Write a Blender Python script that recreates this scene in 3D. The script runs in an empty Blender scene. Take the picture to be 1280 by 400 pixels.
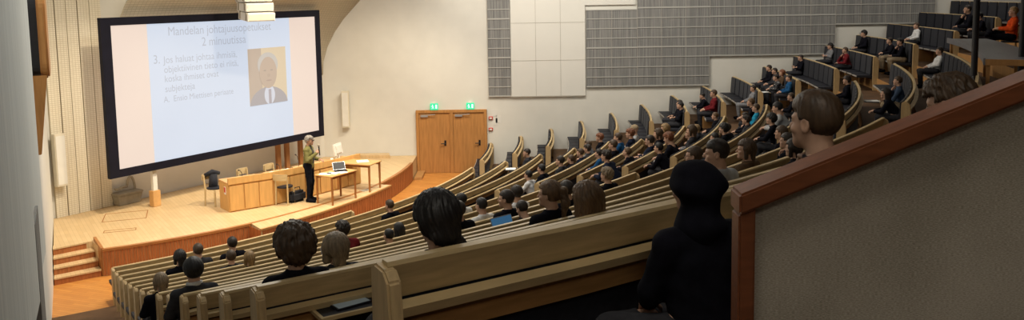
import bpy, bmesh, math, random
import numpy as np
from mathutils import Vector, Matrix
random.seed(7); rng = np.random.default_rng(7)
SC = bpy.context.scene
COL = SC.collection
PI = math.pi
rad = math.radians

# ------------------------------------------------------------------ camera
H = 6.0; F = 1069.66; CXP = 640.0; CYP = 103.55
PITCH = rad(6.102); ROLL = rad(0.9)
FW = np.array([0, math.cos(PITCH), -math.sin(PITCH)]); RT = np.array([1., 0, 0]); UP = np.cross(RT, FW)
cR, sR = math.cos(ROLL), math.sin(ROLL)
cam_d = bpy.data.cameras.new('camera'); cam = bpy.data.objects.new('camera', cam_d); COL.objects.link(cam)
cam_d.sensor_fit = 'HORIZONTAL'; cam_d.sensor_width = 36; cam_d.lens = F * 36 / 1280
cam_d.shift_y = -(200 - CYP) / 1280; cam_d.clip_start = .05; cam_d.clip_end = 200
r_ = cR * RT - sR * UP; u_ = sR * RT + cR * UP
cam.matrix_world = Matrix(((r_[0], u_[0], -FW[0], 0), (r_[1], u_[1], -FW[1], 0), (r_[2], u_[2], -FW[2], H), (0, 0, 0, 1)))
SC.camera = cam

def ray(u, v):
    x, y = u - CXP, v - CYP
    return FW * F + RT * (cR * x - sR * y) - UP * (sR * x + cR * y)
def onz(u, v, z):
    d = ray(u, v); return np.array([0, 0, H]) + d * (z - H) / d[2]
def ony(u, v, Y):
    d = ray(u, v); return np.array([0, 0, H]) + d * Y / d[1]
def onplane(u, v, p, n):
    d = ray(u, v); o = np.array([0, 0, H]); return o + d * (np.dot(np.array(p) - o, n) / np.dot(d, n))
def proj(P):
    q = np.array(P) - np.array([0, 0, H]); z = q @ FW; x = F * (q @ RT) / z; y = -F * (q @ UP) / z
    return CXP + cR * x + sR * y, CYP - sR * x + cR * y

# ------------------------------------------------------------------ materials
def mat(name, col, rough=.6, spec=.3, metal=0, noise=0, nscale=8, stretch=(1, 1, 1), bump=0, emit=None, estr=0, sheen=0):
    m = bpy.data.materials.new(name); m.use_nodes = True; nt = m.node_tree; b = nt.nodes['Principled BSDF']
    b.inputs['Base Color'].default_value = (*col, 1); b.inputs['Roughness'].default_value = rough
    b.inputs['Specular IOR Level'].default_value = spec; b.inputs['Metallic'].default_value = metal
    if sheen: b.inputs['Sheen Weight'].default_value = sheen
    if noise or bump:
        tc = nt.nodes.new('ShaderNodeTexCoord'); mp = nt.nodes.new('ShaderNodeMapping'); nz = nt.nodes.new('ShaderNodeTexNoise')
        mp.inputs['Scale'].default_value = stretch; nz.inputs['Scale'].default_value = nscale; nz.inputs['Detail'].default_value = 5
        nt.links.new(tc.outputs['Object'], mp.inputs['Vector']); nt.links.new(mp.outputs[0], nz.inputs['Vector'])
        if noise:
            r = nt.nodes.new('ShaderNodeValToRGB'); nt.links.new(nz.outputs['Fac'], r.inputs['Fac'])
            r.color_ramp.elements[0].position = .3; r.color_ramp.elements[1].position = .7
            r.color_ramp.elements[0].color = (*[c * (1 - noise) for c in col], 1); r.color_ramp.elements[1].color = (*[min(1, c * (1 + noise)) for c in col], 1)
            nt.links.new(r.outputs[0], b.inputs['Base Color'])
        if bump:
            bp = nt.nodes.new('ShaderNodeBump'); bp.inputs['Strength'].default_value = bump; bp.inputs['Distance'].default_value = .01
            nt.links.new(nz.outputs['Fac'], bp.inputs['Height']); nt.links.new(bp.outputs[0], b.inputs['Normal'])
    if emit:
        b.inputs['Emission Color'].default_value = (*emit, 1); b.inputs['Emission Strength'].default_value = estr
    return m

def brickmat(name, c1, c2, mortar, scale, bw, rh, msize, rot=(0, 0, 0), rough=.6, spec=.3, offset=.5, bump=0, coord='Object', grain=0):
    m = bpy.data.materials.new(name); m.use_nodes = True; nt = m.node_tree; b = nt.nodes['Principled BSDF']
    tc = nt.nodes.new('ShaderNodeTexCoord'); mp = nt.nodes.new('ShaderNodeMapping'); br = nt.nodes.new('ShaderNodeTexBrick')
    mp.inputs['Rotation'].default_value = rot
    br.inputs['Color1'].default_value = (*c1, 1); br.inputs['Color2'].default_value = (*c2, 1); br.inputs['Mortar'].default_value = (*mortar, 1)
    br.inputs['Scale'].default_value = scale; br.inputs['Brick Width'].default_value = bw; br.inputs['Row Height'].default_value = rh
    br.inputs['Mortar Size'].default_value = msize; br.offset = offset; br.inputs['Bias'].default_value = 0
    nt.links.new(tc.outputs[coord], mp.inputs[0]); nt.links.new(mp.outputs[0], br.inputs['Vector'])
    out = br.outputs['Color']
    if grain:
        nz = nt.nodes.new('ShaderNodeTexNoise'); nz.inputs['Scale'].default_value = 3; nz.inputs['Detail'].default_value = 6
        nt.links.new(mp.outputs[0], nz.inputs['Vector'])
        mr = nt.nodes.new('ShaderNodeMapRange'); mr.inputs['To Min'].default_value = 1 - grain; mr.inputs['To Max'].default_value = 1 + grain
        nt.links.new(nz.outputs['Fac'], mr.inputs['Value'])
        mx = nt.nodes.new('ShaderNodeMix'); mx.data_type = 'RGBA'; mx.blend_type = 'MULTIPLY'; mx.inputs['Factor'].default_value = 1
        nt.links.new(out, mx.inputs['A']); nt.links.new(mr.outputs[0], mx.inputs['B']); out = mx.outputs['Result']
    nt.links.new(out, b.inputs['Base Color'])
    b.inputs['Roughness'].default_value = rough; b.inputs['Specular IOR Level'].default_value = spec
    return m

M = {}
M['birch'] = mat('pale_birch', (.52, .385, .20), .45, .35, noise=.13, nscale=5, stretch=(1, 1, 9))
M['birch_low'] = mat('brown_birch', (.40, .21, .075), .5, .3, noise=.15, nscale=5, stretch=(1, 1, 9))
M['post'] = mat('birch_post', (.49, .35, .18), .5, .3, noise=.14, nscale=6, stretch=(9, 9, 1))
M['oak'] = mat('oak_veneer', (.42, .20, .062), .5, .3, noise=.16, nscale=3, stretch=(6, 6, .6))
M['desk'] = mat('desk_veneer', (.62, .35, .12), .45, .35, noise=.1, nscale=3, stretch=(5, 5, .6))
M['table'] = mat('table_wood', (.60, .34, .13), .4, .35, noise=.1, nscale=4, stretch=(2, 8, 2))
M['leg'] = mat('table_leg_wood', (.36, .15, .045), .45, .35, noise=.12, nscale=6)
M['redwood'] = mat('reddish_slats', (.36, .125, .04), .5, .3, noise=.22, nscale=9, stretch=(3, 3, .5))
M['frame'] = mat('reddish_frame', (.155, .050, .020), .45, .35, noise=.2, nscale=6, stretch=(1.5, 8, 8))
M['stagefloor'] = brickmat('stage_parquet', (.63, .455, .25), (.575, .405, .21), (.48, .33, .17), 1, 1.4, .09, .004, rot=(0, 0, rad(57)), rough=.42, spec=.35, grain=.12)
M['floor'] = brickmat('orange_parquet', (.56, .25, .06), (.47, .19, .042), (.36, .14, .03), 1, .6, .09, .004, rot=(0, 0, rad(20)), rough=.4, spec=.4, grain=.15)
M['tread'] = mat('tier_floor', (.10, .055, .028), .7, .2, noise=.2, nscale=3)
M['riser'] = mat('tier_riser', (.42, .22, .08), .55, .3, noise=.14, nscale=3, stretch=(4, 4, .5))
M['wall'] = mat('painted_wall', (.66, .64, .58), .85, .15, noise=.03, nscale=2)
M['leftwall'] = mat('grey_white_wall', (.68, .68, .64), .85, .15, noise=.03, nscale=2)
M['ceiling'] = mat('ceiling_paint', (.40, .36, .30), .9, .1, noise=.03, nscale=2)
M['dark'] = mat('dark_back_wall', (.02, .02, .024), .9, .1, noise=.1, nscale=2)
M['perf'] = brickmat('perforated_board', (.72, .66, .52), (.75, .69, .55), (.56, .49, .36), 1, .075, .05, .006, rot=(PI / 2, 0, 0), rough=.75, spec=.15, offset=0)
M['shell'] = brickmat('perforated_shell', (.60, .54, .42), (.64, .57, .45), (.46, .40, .29), 1, .11, .06, .006, rot=(PI / 2, 0, 0), rough=.75, spec=.15, offset=0)
M['blackfab'] = mat('black_upholstery', (.012, .013, .020), .75, .25, noise=.3, nscale=40, sheen=.1)
M['seatblack'] = mat('black_seat', (.016, .017, .024), .6, .35, noise=.3, nscale=30)
M['seatedge'] = mat('pale_seat_edge', (.42, .38, .33), .5, .3, noise=.05, nscale=9)
M['blackm'] = mat('black_metal', (.008, .008, .012), .45, .4, noise=.2, nscale=10)
M['blackframe'] = mat('black_frame', (.006, .006, .014), .6, .2, noise=.2, nscale=4)
M['white'] = mat('white_plastic', (.70, .68, .62), .5, .3, noise=.03, nscale=5)
M['cream'] = mat('cream_metal', (.66, .60, .48), .55, .3, noise=.04, nscale=5)
M['paper'] = mat('white_paper', (.80, .80, .78), .7, .2, noise=.02, nscale=5)
M['greyplastic'] = mat('grey_plastic', (.33, .295, .23), .6, .3, noise=.1, nscale=7)
M['greytop'] = mat('grey_laminate', (.15, .15, .165), .4, .4, noise=.06, nscale=6)
M['silver'] = mat('silver_metal', (.45, .46, .48), .35, .5, metal=.6, noise=.05, nscale=6)
M['red'] = mat('red_plastic', (.55, .05, .03), .5, .3, noise=.05, nscale=6)
M['brown'] = mat('brown_trim', (.30, .13, .045), .45, .35, noise=.14, nscale=6, stretch=(6, 6, 1))
M['plainwhite'] = mat('smooth_white_panel', (.68, .66, .605), .7, .2, noise=.015, nscale=2)
M['joint'] = mat('panel_joint', (.42, .39, .34), .8, .1, noise=.03, nscale=5)
M['slat'] = mat('pale_batten', (.40, .39, .36), .7, .2, noise=.04, nscale=5)
M['screenblue'] = mat('laptop_screen', (.02, .05, .09), .3, .3, emit=(.05, .16, .30), estr=.55)
M['exit'] = mat('green_exit_light', (.02, .3, .15), .4, .3, emit=(.05, .62, .30), estr=1.0)
M['exitw'] = mat('pale_exit_pictogram', (.6, .9, .8), .4, .3, emit=(.55, 1, .8), estr=1.0)
def fabricmat():
    m = bpy.data.materials.new('woven_fabric'); m.use_nodes = True; nt = m.node_tree; b = nt.nodes['Principled BSDF']
    tc = nt.nodes.new('ShaderNodeTexCoord'); mp = nt.nodes.new('ShaderNodeMapping'); mp.inputs['Scale'].default_value = (45, 45, 170)
    n1 = nt.nodes.new('ShaderNodeTexNoise'); n1.inputs['Scale'].default_value = 3.2; n1.inputs['Detail'].default_value = 3
    n2 = nt.nodes.new('ShaderNodeTexNoise'); n2.inputs['Scale'].default_value = 3; n2.inputs['Detail'].default_value = 3
    r = nt.nodes.new('ShaderNodeValToRGB'); r.color_ramp.elements[0].color = (.25, .218, .172, 1); r.color_ramp.elements[1].color = (.50, .45, .375, 1)
    r.color_ramp.elements[0].position = .36; r.color_ramp.elements[1].position = .64
    ad = nt.nodes.new('ShaderNodeMath'); ad.operation = 'MULTIPLY_ADD'; ad.inputs[1].default_value = .65
    ml = nt.nodes.new('ShaderNodeMath'); ml.operation = 'MULTIPLY'; ml.inputs[1].default_value = .35
    nt.links.new(tc.outputs['Object'], mp.inputs[0]); nt.links.new(mp.outputs[0], n1.inputs['Vector']); nt.links.new(tc.outputs['Object'], n2.inputs['Vector'])
    nt.links.new(n2.outputs['Fac'], ml.inputs[0]); nt.links.new(n1.outputs['Fac'], ad.inputs[0]); nt.links.new(ml.outputs[0], ad.inputs[2])
    nt.links.new(ad.outputs[0], r.inputs['Fac']); nt.links.new(r.outputs[0], b.inputs['Base Color'])
    bp = nt.nodes.new('ShaderNodeBump'); bp.inputs['Strength'].default_value = .4; bp.inputs['Distance'].default_value = .002
    nt.links.new(n1.outputs['Fac'], bp.inputs['Height']); nt.links.new(bp.outputs[0], b.inputs['Normal'])
    b.inputs['Roughness'].default_value = .9; b.inputs['Specular IOR Level'].default_value = .1
    return m
M['fabric'] = fabricmat()
def slotmat():
    # fine vertical slots: dark grooves between grey battens, object X
    m = bpy.data.materials.new('slotted_grey'); m.use_nodes = True; nt = m.node_tree; b = nt.nodes['Principled BSDF']
    tc = nt.nodes.new('ShaderNodeTexCoord'); mp = nt.nodes.new('ShaderNodeMapping'); mp.inputs['Scale'].default_value = (34, 34, .5)
    n1 = nt.nodes.new('ShaderNodeTexNoise'); n1.inputs['Scale'].default_value = 1.6; n1.inputs['Detail'].default_value = 2
    r = nt.nodes.new('ShaderNodeValToRGB'); r.color_ramp.elements[0].color = (.16, .158, .155, 1); r.color_ramp.elements[1].color = (.27, .265, .25, 1)
    r.color_ramp.elements[0].position = .38; r.color_ramp.elements[1].position = .62
    nt.links.new(tc.outputs['Object'], mp.inputs[0]); nt.links.new(mp.outputs[0], n1.inputs['Vector']); nt.links.new(n1.outputs['Fac'], r.inputs['Fac'])
    nt.links.new(r.outputs[0], b.inputs['Base Color']); b.inputs['Roughness'].default_value = .8; b.inputs['Specular IOR Level'].default_value = .1
    return m
M['slot'] = slotmat()
def groovemat():
    m = bpy.data.materials.new('grooved_pale_panel'); m.use_nodes = True; nt = m.node_tree; b = nt.nodes['Principled BSDF']
    tc = nt.nodes.new('ShaderNodeTexCoord'); mp = nt.nodes.new('ShaderNodeMapping'); mp.inputs['Scale'].default_value = (9, 9, .15)
    n1 = nt.nodes.new('ShaderNodeTexNoise'); n1.inputs['Scale'].default_value = 1.5; n1.inputs['Detail'].default_value = 2
    r = nt.nodes.new('ShaderNodeValToRGB'); r.color_ramp.elements[0].color = (.47, .50, .49, 1); r.color_ramp.elements[1].color = (.56, .585, .565, 1)
    r.color_ramp.elements[0].position = .35; r.color_ramp.elements[1].position = .65
    nt.links.new(tc.outputs['Object'], mp.inputs[0]); nt.links.new(mp.outputs[0], n1.inputs['Vector']); nt.links.new(n1.outputs['Fac'], r.inputs['Fac'])
    nt.links.new(r.outputs[0], b.inputs['Base Color']); b.inputs['Roughness'].default_value = .75
    return m
M['groove'] = groovemat()

# ------------------------------------------------------------------ mesh builder
class MB:
    def __init__(s): s.v = []; s.f = []; s.m = []
    def add(s, vs, fs, mi=0):
        o = len(s.v); s.v += [tuple(map(float, p)) for p in vs]; s.f += [tuple(i + o for i in f) for f in fs]; s.m += [mi] * len(fs); return s
    def box(s, lo, hi, mi=0, mtx=None):
        x0, y0, z0 = lo; x1, y1, z1 = hi
        vs = [(x0, y0, z0), (x1, y0, z0), (x1, y1, z0), (x0, y1, z0), (x0, y0, z1), (x1, y0, z1), (x1, y1, z1), (x0, y1, z1)]
        if mtx is not None: vs = [tuple(mtx @ Vector(p)) for p in vs]
        return s.add(vs, [(0, 3, 2, 1), (4, 5, 6, 7), (0, 1, 5, 4), (1, 2, 6, 5), (2, 3, 7, 6), (3, 0, 4, 7)], mi)
    def prism(s, pts, z0, z1, mi=0):
        n = len(pts); vs = [(p[0], p[1], z0) for p in pts] + [(p[0], p[1], z1) for p in pts]
        return s.add(vs, [tuple(range(n))[::-1], tuple(range(n, 2 * n))] + [(i, (i + 1) % n, n + (i + 1) % n, n + i) for i in range(n)], mi)
    def tube(s, pts, r, seg=10, mi=0, caps=True):
        pts = [Vector(p) for p in pts]; rr = r if isinstance(r, (list, tuple)) else [r] * len(pts); vs = []; prev = None
        for i, p in enumerate(pts):
            t = (pts[min(i + 1, len(pts) - 1)] - pts[max(i - 1, 0)]).normalized()
            if prev is None:
                a = t.orthogonal().normalized()
            else:
                a = (prev - t * prev.dot(t)).normalized()
            prev = a; b = t.cross(a)
            vs += [p + (a * math.cos(2 * PI * k / seg) + b * math.sin(2 * PI * k / seg)) * rr[i] for k in range(seg)]
        fs = [(i * seg + k, i * seg + (k + 1) % seg, (i + 1) * seg + (k + 1) % seg, (i + 1) * seg + k) for i in range(len(pts) - 1) for k in range(seg)]
        if caps: fs += [tuple(range(seg))[::-1], tuple(range((len(pts) - 1) * seg, len(pts) * seg))]
        return s.add(vs, fs, mi)
    def lathe(s, prof, seg=14, mi=0, org=(0, 0, 0)):
        n = len(prof); vs = [(org[0] + r * math.cos(2 * PI * k / seg), org[1] + r * math.sin(2 * PI * k / seg), org[2] + z) for r, z in prof for k in range(seg)]
        fs = [(i * seg + k, i * seg + (k + 1) % seg, (i + 1) * seg + (k + 1) % seg, (i + 1) * seg + k) for i in range(n - 1) for k in range(seg)]
        fs += [tuple(range(seg))[::-1], tuple(range((n - 1) * seg, n * seg))]
        return s.add(vs, fs, mi)
    def mesh(s, name, mats, smooth=False, bevel=0):
        me = bpy.data.meshes.new(name); me.from_pydata(s.v, [], s.f)
        for m in (mats if isinstance(mats, (list, tuple)) else [mats]): me.materials.append(m)
        me.polygons.foreach_set('material_index', s.m)
        if smooth: me.polygons.foreach_set('use_smooth', [True] * len(me.polygons))
        if bevel:
            bm = bmesh.new(); bm.from_mesh(me); bmesh.ops.recalc_face_normals(bm, faces=bm.faces)
            es = [e for e in bm.edges if len(e.link_faces) == 2 and e.calc_face_angle(0) > .6]
            bmesh.ops.bevel(bm, geom=es, offset=bevel, segments=2, affect='EDGES', clamp_overlap=True); bm.to_mesh(me); bm.free()
        else:
            bm = bmesh.new(); bm.from_mesh(me); bmesh.ops.recalc_face_normals(bm, faces=bm.faces); bm.to_mesh(me); bm.free()
        me.update(); return me
    def build(s, name, mats, parent=None, loc=(0, 0, 0), rz=0, smooth=False, bevel=0):
        return link(name, s.mesh(name, mats, smooth, bevel), parent, loc, rz)

def link(name, me, parent=None, loc=(0, 0, 0), rz=0):
    o = bpy.data.objects.new(name, me); COL.objects.link(o); o.location = [float(c) for c in loc]; o.rotation_euler = (0, 0, float(rz))
    if parent: o.parent = parent
    return o
def tag(o, label, cat, group=None):
    o['label'] = label; o['category'] = cat
    if group: o['group'] = group
    return o
def thing(name, label, cat, loc=(0, 0, 0), rz=0, group=None):
    o = bpy.data.objects.new(name, None); o.empty_display_size = .1; COL.objects.link(o); o.location = [float(c) for c in loc]; o.rotation_euler = (0, 0, float(rz))
    return tag(o, label, cat, group)
def struct(o): o['kind'] = 'structure'; return o

# ------------------------------------------------------------------ hall layout: rows are arcs about one centre
CX, CY = -16.201, 27.91
def RR(j): return 14.461 + .999 * (j - 1) + .00092 * (j - 1) ** 2
ZT = [0, .8, 1.001, 1.216, 1.446, 1.689, 1.946, 2.215, 2.497, 2.789, 3.093, 3.407, 3.731, 4.063, 4.405, 4.754, 5.111, 5.475, 5.84]
def ZF(j): return max(0.0, ZT[j] - .95)
def pol(r, deg, z=0): return np.array([CX + r * math.cos(rad(deg)), CY + r * math.sin(rad(deg)), z])
def phi_of(x, y): return math.degrees(math.atan2(y - CY, x - CX))
YW = 28.2                                    # door wall
def lw(y): return -.7 - .516 * y             # left wall line
def circ_line(R, x0, k):                     # angle where circle R meets X = x0 - k*Y (audience side)
    lo, hi = -89.0, -25.0
    for _ in range(60):
        m = (lo + hi) / 2; p = pol(R, m)
        if p[0] > x0 - k * p[1]: hi = m
        else: lo = m
    return (lo + hi) / 2
def phi_lwall(R): return circ_line(R, -.7, .516)
def phi_end(R): return circ_line(R, 1.1, .5517)
def phi_rwall(R, gap=0.0): return math.degrees(math.asin((YW - gap - CY) / R))

# floor
mb = MB()
mb.prism([(-11.6, 20.5), (-.75, 0), (1.0, .2), (2, YW), (-6.4, YW)], -.2, 0)
struct(mb.build('floor', M['floor']))
# tiers (each row: tread + riser behind), clipped to the two side walls
mb = MB()
def arcpts(R, a0, a1, n): return [pol(R, a0 + (a1 - a0) * i / n) for i in range(n + 1)]
NA = 48
for j in range(2, 19):
    r0 = RR(j - 1) + .06 if j > 2 else RR(1) + .06
    r1 = RR(j) + .06 if j < 18 else 36.5
    z = ZF(j)
    n = NA
    a00, a01, a10, a11 = phi_lwall(r0), phi_rwall(r0), phi_lwall(min(r1, 31.9)), phi_rwall(r1)
    if j == 18: a10 = -62.0
    P = arcpts(r0, a00, a01, n); Q = arcpts(r1, a10, a11, n)
    vs = [(p[0], p[1], z) for p in P] + [(p[0], p[1], z) for p in Q]
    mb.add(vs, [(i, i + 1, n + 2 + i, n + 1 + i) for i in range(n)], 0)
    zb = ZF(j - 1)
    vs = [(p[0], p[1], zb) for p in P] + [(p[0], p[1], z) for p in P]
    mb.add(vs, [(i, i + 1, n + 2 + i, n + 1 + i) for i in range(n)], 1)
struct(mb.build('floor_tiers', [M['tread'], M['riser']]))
# walls
T = .25
def wallquad(name, pts, thick, z0, z1, m):
    (x0, y0), (x1, y1) = pts; d = Vector((x1 - x0, y1 - y0)).normalized(); nn = Vector((d.y, -d.x)) * thick
    b = MB().prism([(x0, y0), (x1, y1), (x1 + nn.x, y1 + nn.y), (x0 + nn.x, y0 + nn.y)], z0, z1); return struct(b.build(name, m))
ZC = 9.2
wallquad('wall_right', [(20.5, YW), (-6.3, YW)], T, -.2, ZC, M['wall']) if False else struct(MB().box((-6.6, YW, -.2), (20.5, YW + T, ZC)).build('wall_right', M['wall']))
P0 = np.array([-11.38, 20.68, 0]); P1 = np.array([-6.3, YW, 0])
wallquad('wall_stage', [(P0[0], P0[1]), (P1[0], P1[1])], -T, -.2, ZC, M['wall'])
wallquad('wall_left', [(lw(20.69), 20.69), (lw(-4), -4)], T, -.2, ZC, M['leftwall'])
mb = MB().box((1.4, -4.2, 4.6), (20.5, -4.0, ZC)); struct(mb.build('wall_back', M['dark']))
struct(MB().box((20.5, -4.2, 4.0), (20.7, YW + T, ZC)).build('wall_rear', M['dark']))
struct(MB().prism([(-12.2, 20.4), (1.2, -4.3), (20.8, -4.3), (20.8, YW + .3), (-6.8, YW + .3)], ZC, ZC + .2).build('ceiling', M['ceiling']))
struct(MB().box((-6.25, YW - .02, 0), (-3.3, YW - .001, .08)).box((-.75, YW - .02, 0), (-.3, YW - .001, .08)).build('baseboard_right', M['brown']))

# ------------------------------------------------------------------ stage
ZS = .6
AX = np.array([math.cos(rad(33)), -math.sin(rad(33)), 0]); SX = np.array([-AX[1], AX[0], 0])   # stage axis / along the screen
front = [(-8.9, 18.0)]
for i in range(1, 25):
    t = i / 24; a = phi_of(-8.9, 18.0) * (1 - t) + -4.0 * t
    R = 12.33 + .40 * min(1, t / .27) + .27 * max(0, min(1, (t - .27) / .4)); front.append(tuple(pol(R, a)[:2]))
plan = front + [(-3.22, YW - .01), (-6.3, YW - .01), (P0[0] + .02, P0[1] - .02), (lw(18.35) + .03, 18.35), (-9.42, 18.62)]
st = MB(); st.prism(plan, 0, ZS - .001)
stage = struct(st.build('stage', [M['stagefloor']]))
# slatted front: corrugated strip
def slats(name, pts, z0, z1, m, w=.06, d=.012, parent=None):
    b = MB(); P = [np.array(p) for p in pts]; L = [0]
    for i in range(1, len(P)): L.append(L[-1] + np.linalg.norm(P[i] - P[i - 1]))
    n = max(2, int(L[-1] / w)); 
    def at(s):
        k = min(len(P) - 2, max(0, np.searchsorted(L, s) - 1)); t = (s - L[k]) / (L[k + 1] - L[k]); d_ = (P[k + 1] - P[k]) / (L[k + 1] - L[k])
        return P[k] + (P[k + 1] - P[k]) * t, np.array([d_[1], -d_[0]])
    for i in range(n):
        p, nn = at(L[-1] * (i + .08) / n); q, _ = at(L[-1] * (i + .92) / n); e = d * (1.0 if i % 2 else .7)
        a, b2 = p + nn * e, q + nn * e; c, dd = q + nn * .0005, p + nn * .0005
        b.prism([tuple(dd), tuple(a), tuple(b2), tuple(c)][::1], z0, z1)
    return struct(b.build(name, m, parent))
slats('trim_1', front, .01, ZS - .05, M['redwood'])
def strip(pts, w_in, w_out, z0, z1):
    b = MB(); P = [np.array(p) for p in pts]; A_, B_ = [], []
    for i in range(len(P)):
        d_ = P[min(i + 1, len(P) - 1)] - P[max(i - 1, 0)]; d_ = d_ / np.linalg.norm(d_); nn = np.array([d_[1], -d_[0]]); A_.append(P[i] - nn * w_in); B_.append(P[i] + nn * w_out)
    n = len(P); vs = [(*p, z0) for p in A_] + [(*p, z0) for p in B_] + [(*p, z1) for p in A_] + [(*p, z1) for p in B_]
    fs = []
    for i in range(n - 1):
        fs += [(i, i + 1, n + i + 1, n + i), (2 * n + i, 3 * n + i, 3 * n + i + 1, 2 * n + i + 1), (n + i, n + i + 1, 3 * n + i + 1, 3 * n + i), (i, 2 * n + i, 2 * n + i + 1, i + 1)]
    fs += [(0, n, 3 * n, 2 * n), (n - 1, 3 * n - 1, 4 * n - 1, 2 * n - 1)]
    return b.add(vs, fs)
struct(strip(front, .08, .02, ZS - .05, ZS + .004).build('trim_2', M['leg']))
# apron thrust in front of the tables
ap_out = [tuple(pol(13.38, a)[:2]) for a in np.linspace(-39.5, -17.9, 16)]
ap_in = [tuple(pol(12.6, a)[:2]) for a in np.linspace(-17.9, -38.6, 16)]
struct(MB().prism(ap_out + ap_in, .0, ZS).build('stage_apron', M['stagefloor']))
slats('trim_3', [tuple(pol(12.7, -39.0)[:2])] + ap_out + [tuple(pol(13.0, -17.4)[:2])], .01, ZS - .04, M['redwood'])
struct(strip(ap_out, .04, .018, ZS - .04, ZS + .004).build('trim_4', M['birch_low']))
# side riser at the right end of the stage
struct(MB().prism([(-5.26, YW - .02), (-4.15, YW - .02), (-4.05, YW - .45), (-5.2, YW - .35)], ZS, ZS + .10).build('stage_riser', M['stagefloor']))
struct(MB().prism([(-3.2, YW - .02), (-3.2, 27.05), (-2.95, 27.1), (-2.95, YW - .02)], 0, .09).build('trim_5', M['birch_low']))
# steps up to the stage along the left wall
e = np.array([-8.91, 18.02]); w0 = np.array([lw(17.45) + .02, 17.45]); back = np.array([-.58, .81])
mb = MB()
for k in range(4):
    za, zb = k * ZS / 4, (k + 1) * ZS / 4; f0, f1 = w0 + back * .27 * k, e + back * .27 * k - np.array([.05, 0])
    g0, g1 = w0 + back * 1.1, e + back * .95 - np.array([.05, 0])
    f0[0] = lw(f0[1]) + .02; g0[0] = lw(g0[1]) + .02
    vs = [(*f0, za), (*f1, za), (*f1, zb), (*f0, zb), (*g0, zb), (*g1, zb)]
    mb.add(vs, [(0, 1, 2, 3)], 1); mb.add(vs, [(3, 2, 5, 4)], 0)
    nose = back * -.012
    mb.prism([tuple(f0 + nose), tuple(f1 + nose), tuple(f1 + back * .05), tuple(f0 + back * .05)], zb - .03, zb + .002, 0)
struct(mb.build('stage_steps', [M['stagefloor'], M['redwood']]))
mb = MB(); q0 = e; q1 = e + back * .85; nrm = np.array([.81, .58]) * .03
mb.add([(*(q0 - nrm), 0), (*(q0 + nrm), 0), (*(q1 + nrm), 0), (*(q1 - nrm), 0), (*(q0 - nrm), .62), (*(q0 + nrm), .62), (*(q1 + nrm), .68), (*(q1 - nrm), .68)],
       [(0, 3, 2, 1), (4, 5, 6, 7), (0, 1, 5, 4), (1, 2, 6, 5), (2, 3, 7, 6), (3, 0, 4, 7)])
struct(mb.build('trim_6', M['leg']))
# floor hatches
hp = onz(457, 238, ZS)
tag(MB().box((-.14, -.1, 0), (.14, .1, .008)).build('floor_hatch', M['greyplastic'], None, (hp[0], hp[1], ZS + .001), rad(50)), 'small dark hatch plate in the stage apron floor', 'hatch')
for (u, v, sx, sy, nm) in [(157, 270, .5, .42, 'square floor hatch outlined in the stage boards, left near the grey box'), (150, 288, .35, .1, 'small floor socket lid in the stage boards near the steps')]:
    hp = onz(u, v, ZS); b = MB()
    for (x0, y0, x1, y1) in [(-sx, -sy, sx, -sy + .02), (-sx, sy - .02, sx, sy), (-sx, -sy, -sx + .02, sy), (sx - .02, -sy, sx, sy)]: b.box((x0, y0, 0), (x1, y1, .004))
    tag(b.build('floor_hatch', M['leg'], None, (hp[0], hp[1], ZS), rad(20)), nm, 'hatch')

# perforated panels on the stage wall, left of the screen
wd = (P1 - P0) / np.linalg.norm(P1 - P0); wn = np.array([wd[1], -wd[0], 0]); wang = math.atan2(wd[1], wd[0])
x = .06
for i, w in enumerate([.30, .28, .29, .31, .31]):
    o = MB().box((0, -.07 - .012 * (i % 2), 0), (w - .02, -.005, 8.5)).build('trim_%d' % (7 + i), M['perf'], None, P0 + wd * x + np.array([0, 0, ZS]), wang); struct(o); x += w
# curved perforated shell above / behind the screen
prof = [(.0, 3.35), (.03, 3.8), (.16, 4.3), (.36, 4.76), (.62, 5.2), (1.08, 5.8), (1.7, 6.4), (2.6, 7.0), (3.7, 7.4)]
b = MB(); L0, L1 = 1.56, 9.074; n = len(prof)
vs = []
for (o_, z) in prof:
    # ends follow the side walls
    l1 = L1 + o_ * (wn[1] * -1) / wd[1]
    vs += [(L0, -o_ - .015, z), (l1, -o_ - .015, z)]
b.add(vs, [(2 * i, 2 * i + 1, 2 * i + 3, 2 * i + 2) for i in range(n - 1)])
vs2 = [(v[0], v[1] + .12 * (1 if k < 6 else 1), v[2] + .08) for k, v in enumerate(vs)]
o = b.build('wall_shell', M['shell'], None, P0, wang, smooth=True); struct(o)
md = o.modifiers.new('solid', 'SOLIDIFY'); md.thickness = .05; md.offset = -1

# ------------------------------------------------------------------ left wall fittings
la = math.atan2(-1, .516); ldir = np.array([.516, -1, 0]) / math.hypot(1, .516); lnorm = np.array([1, .516, 0]) / math.hypot(1, .516)
def lwp(Y, z=0): return np.array([lw(Y), Y, z])
def wallpanel(name, Ya, Yb, z0a, z0b, z1, th, m, label=None, off=0):
    # board on the left wall from Ya (far) to Yb (near) with raked bottom
    o = lwp(Ya); L = np.linalg.norm(lwp(Yb) - o); b = MB()
    b.add([(0, off, z0a), (L, off, z0b), (L, off, z1), (0, off, z1), (0, off + th, z0a), (L, off + th, z0b), (L, off + th, z1), (0, off + th, z1)],
          [(0, 1, 2, 3), (7, 6, 5, 4), (0, 4, 5, 1), (1, 5, 6, 2), (2, 6, 7, 3), (3, 7, 4, 0)])
    ob = b.build(name, m, None, o, la); return ob
struct(wallpanel('trim_12', 11.2, 8.2, 2.6, 3.0, 8.8, .16, M['groove']))
struct(wallpanel('trim_13', 8.18, 2.5, 3.0, 3.9, 8.8, .20, M['groove']))
struct(wallpanel('trim_14', 9.3, 8.5, 2.3, 2.32, 3.7, .19, M['slot']))
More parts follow.
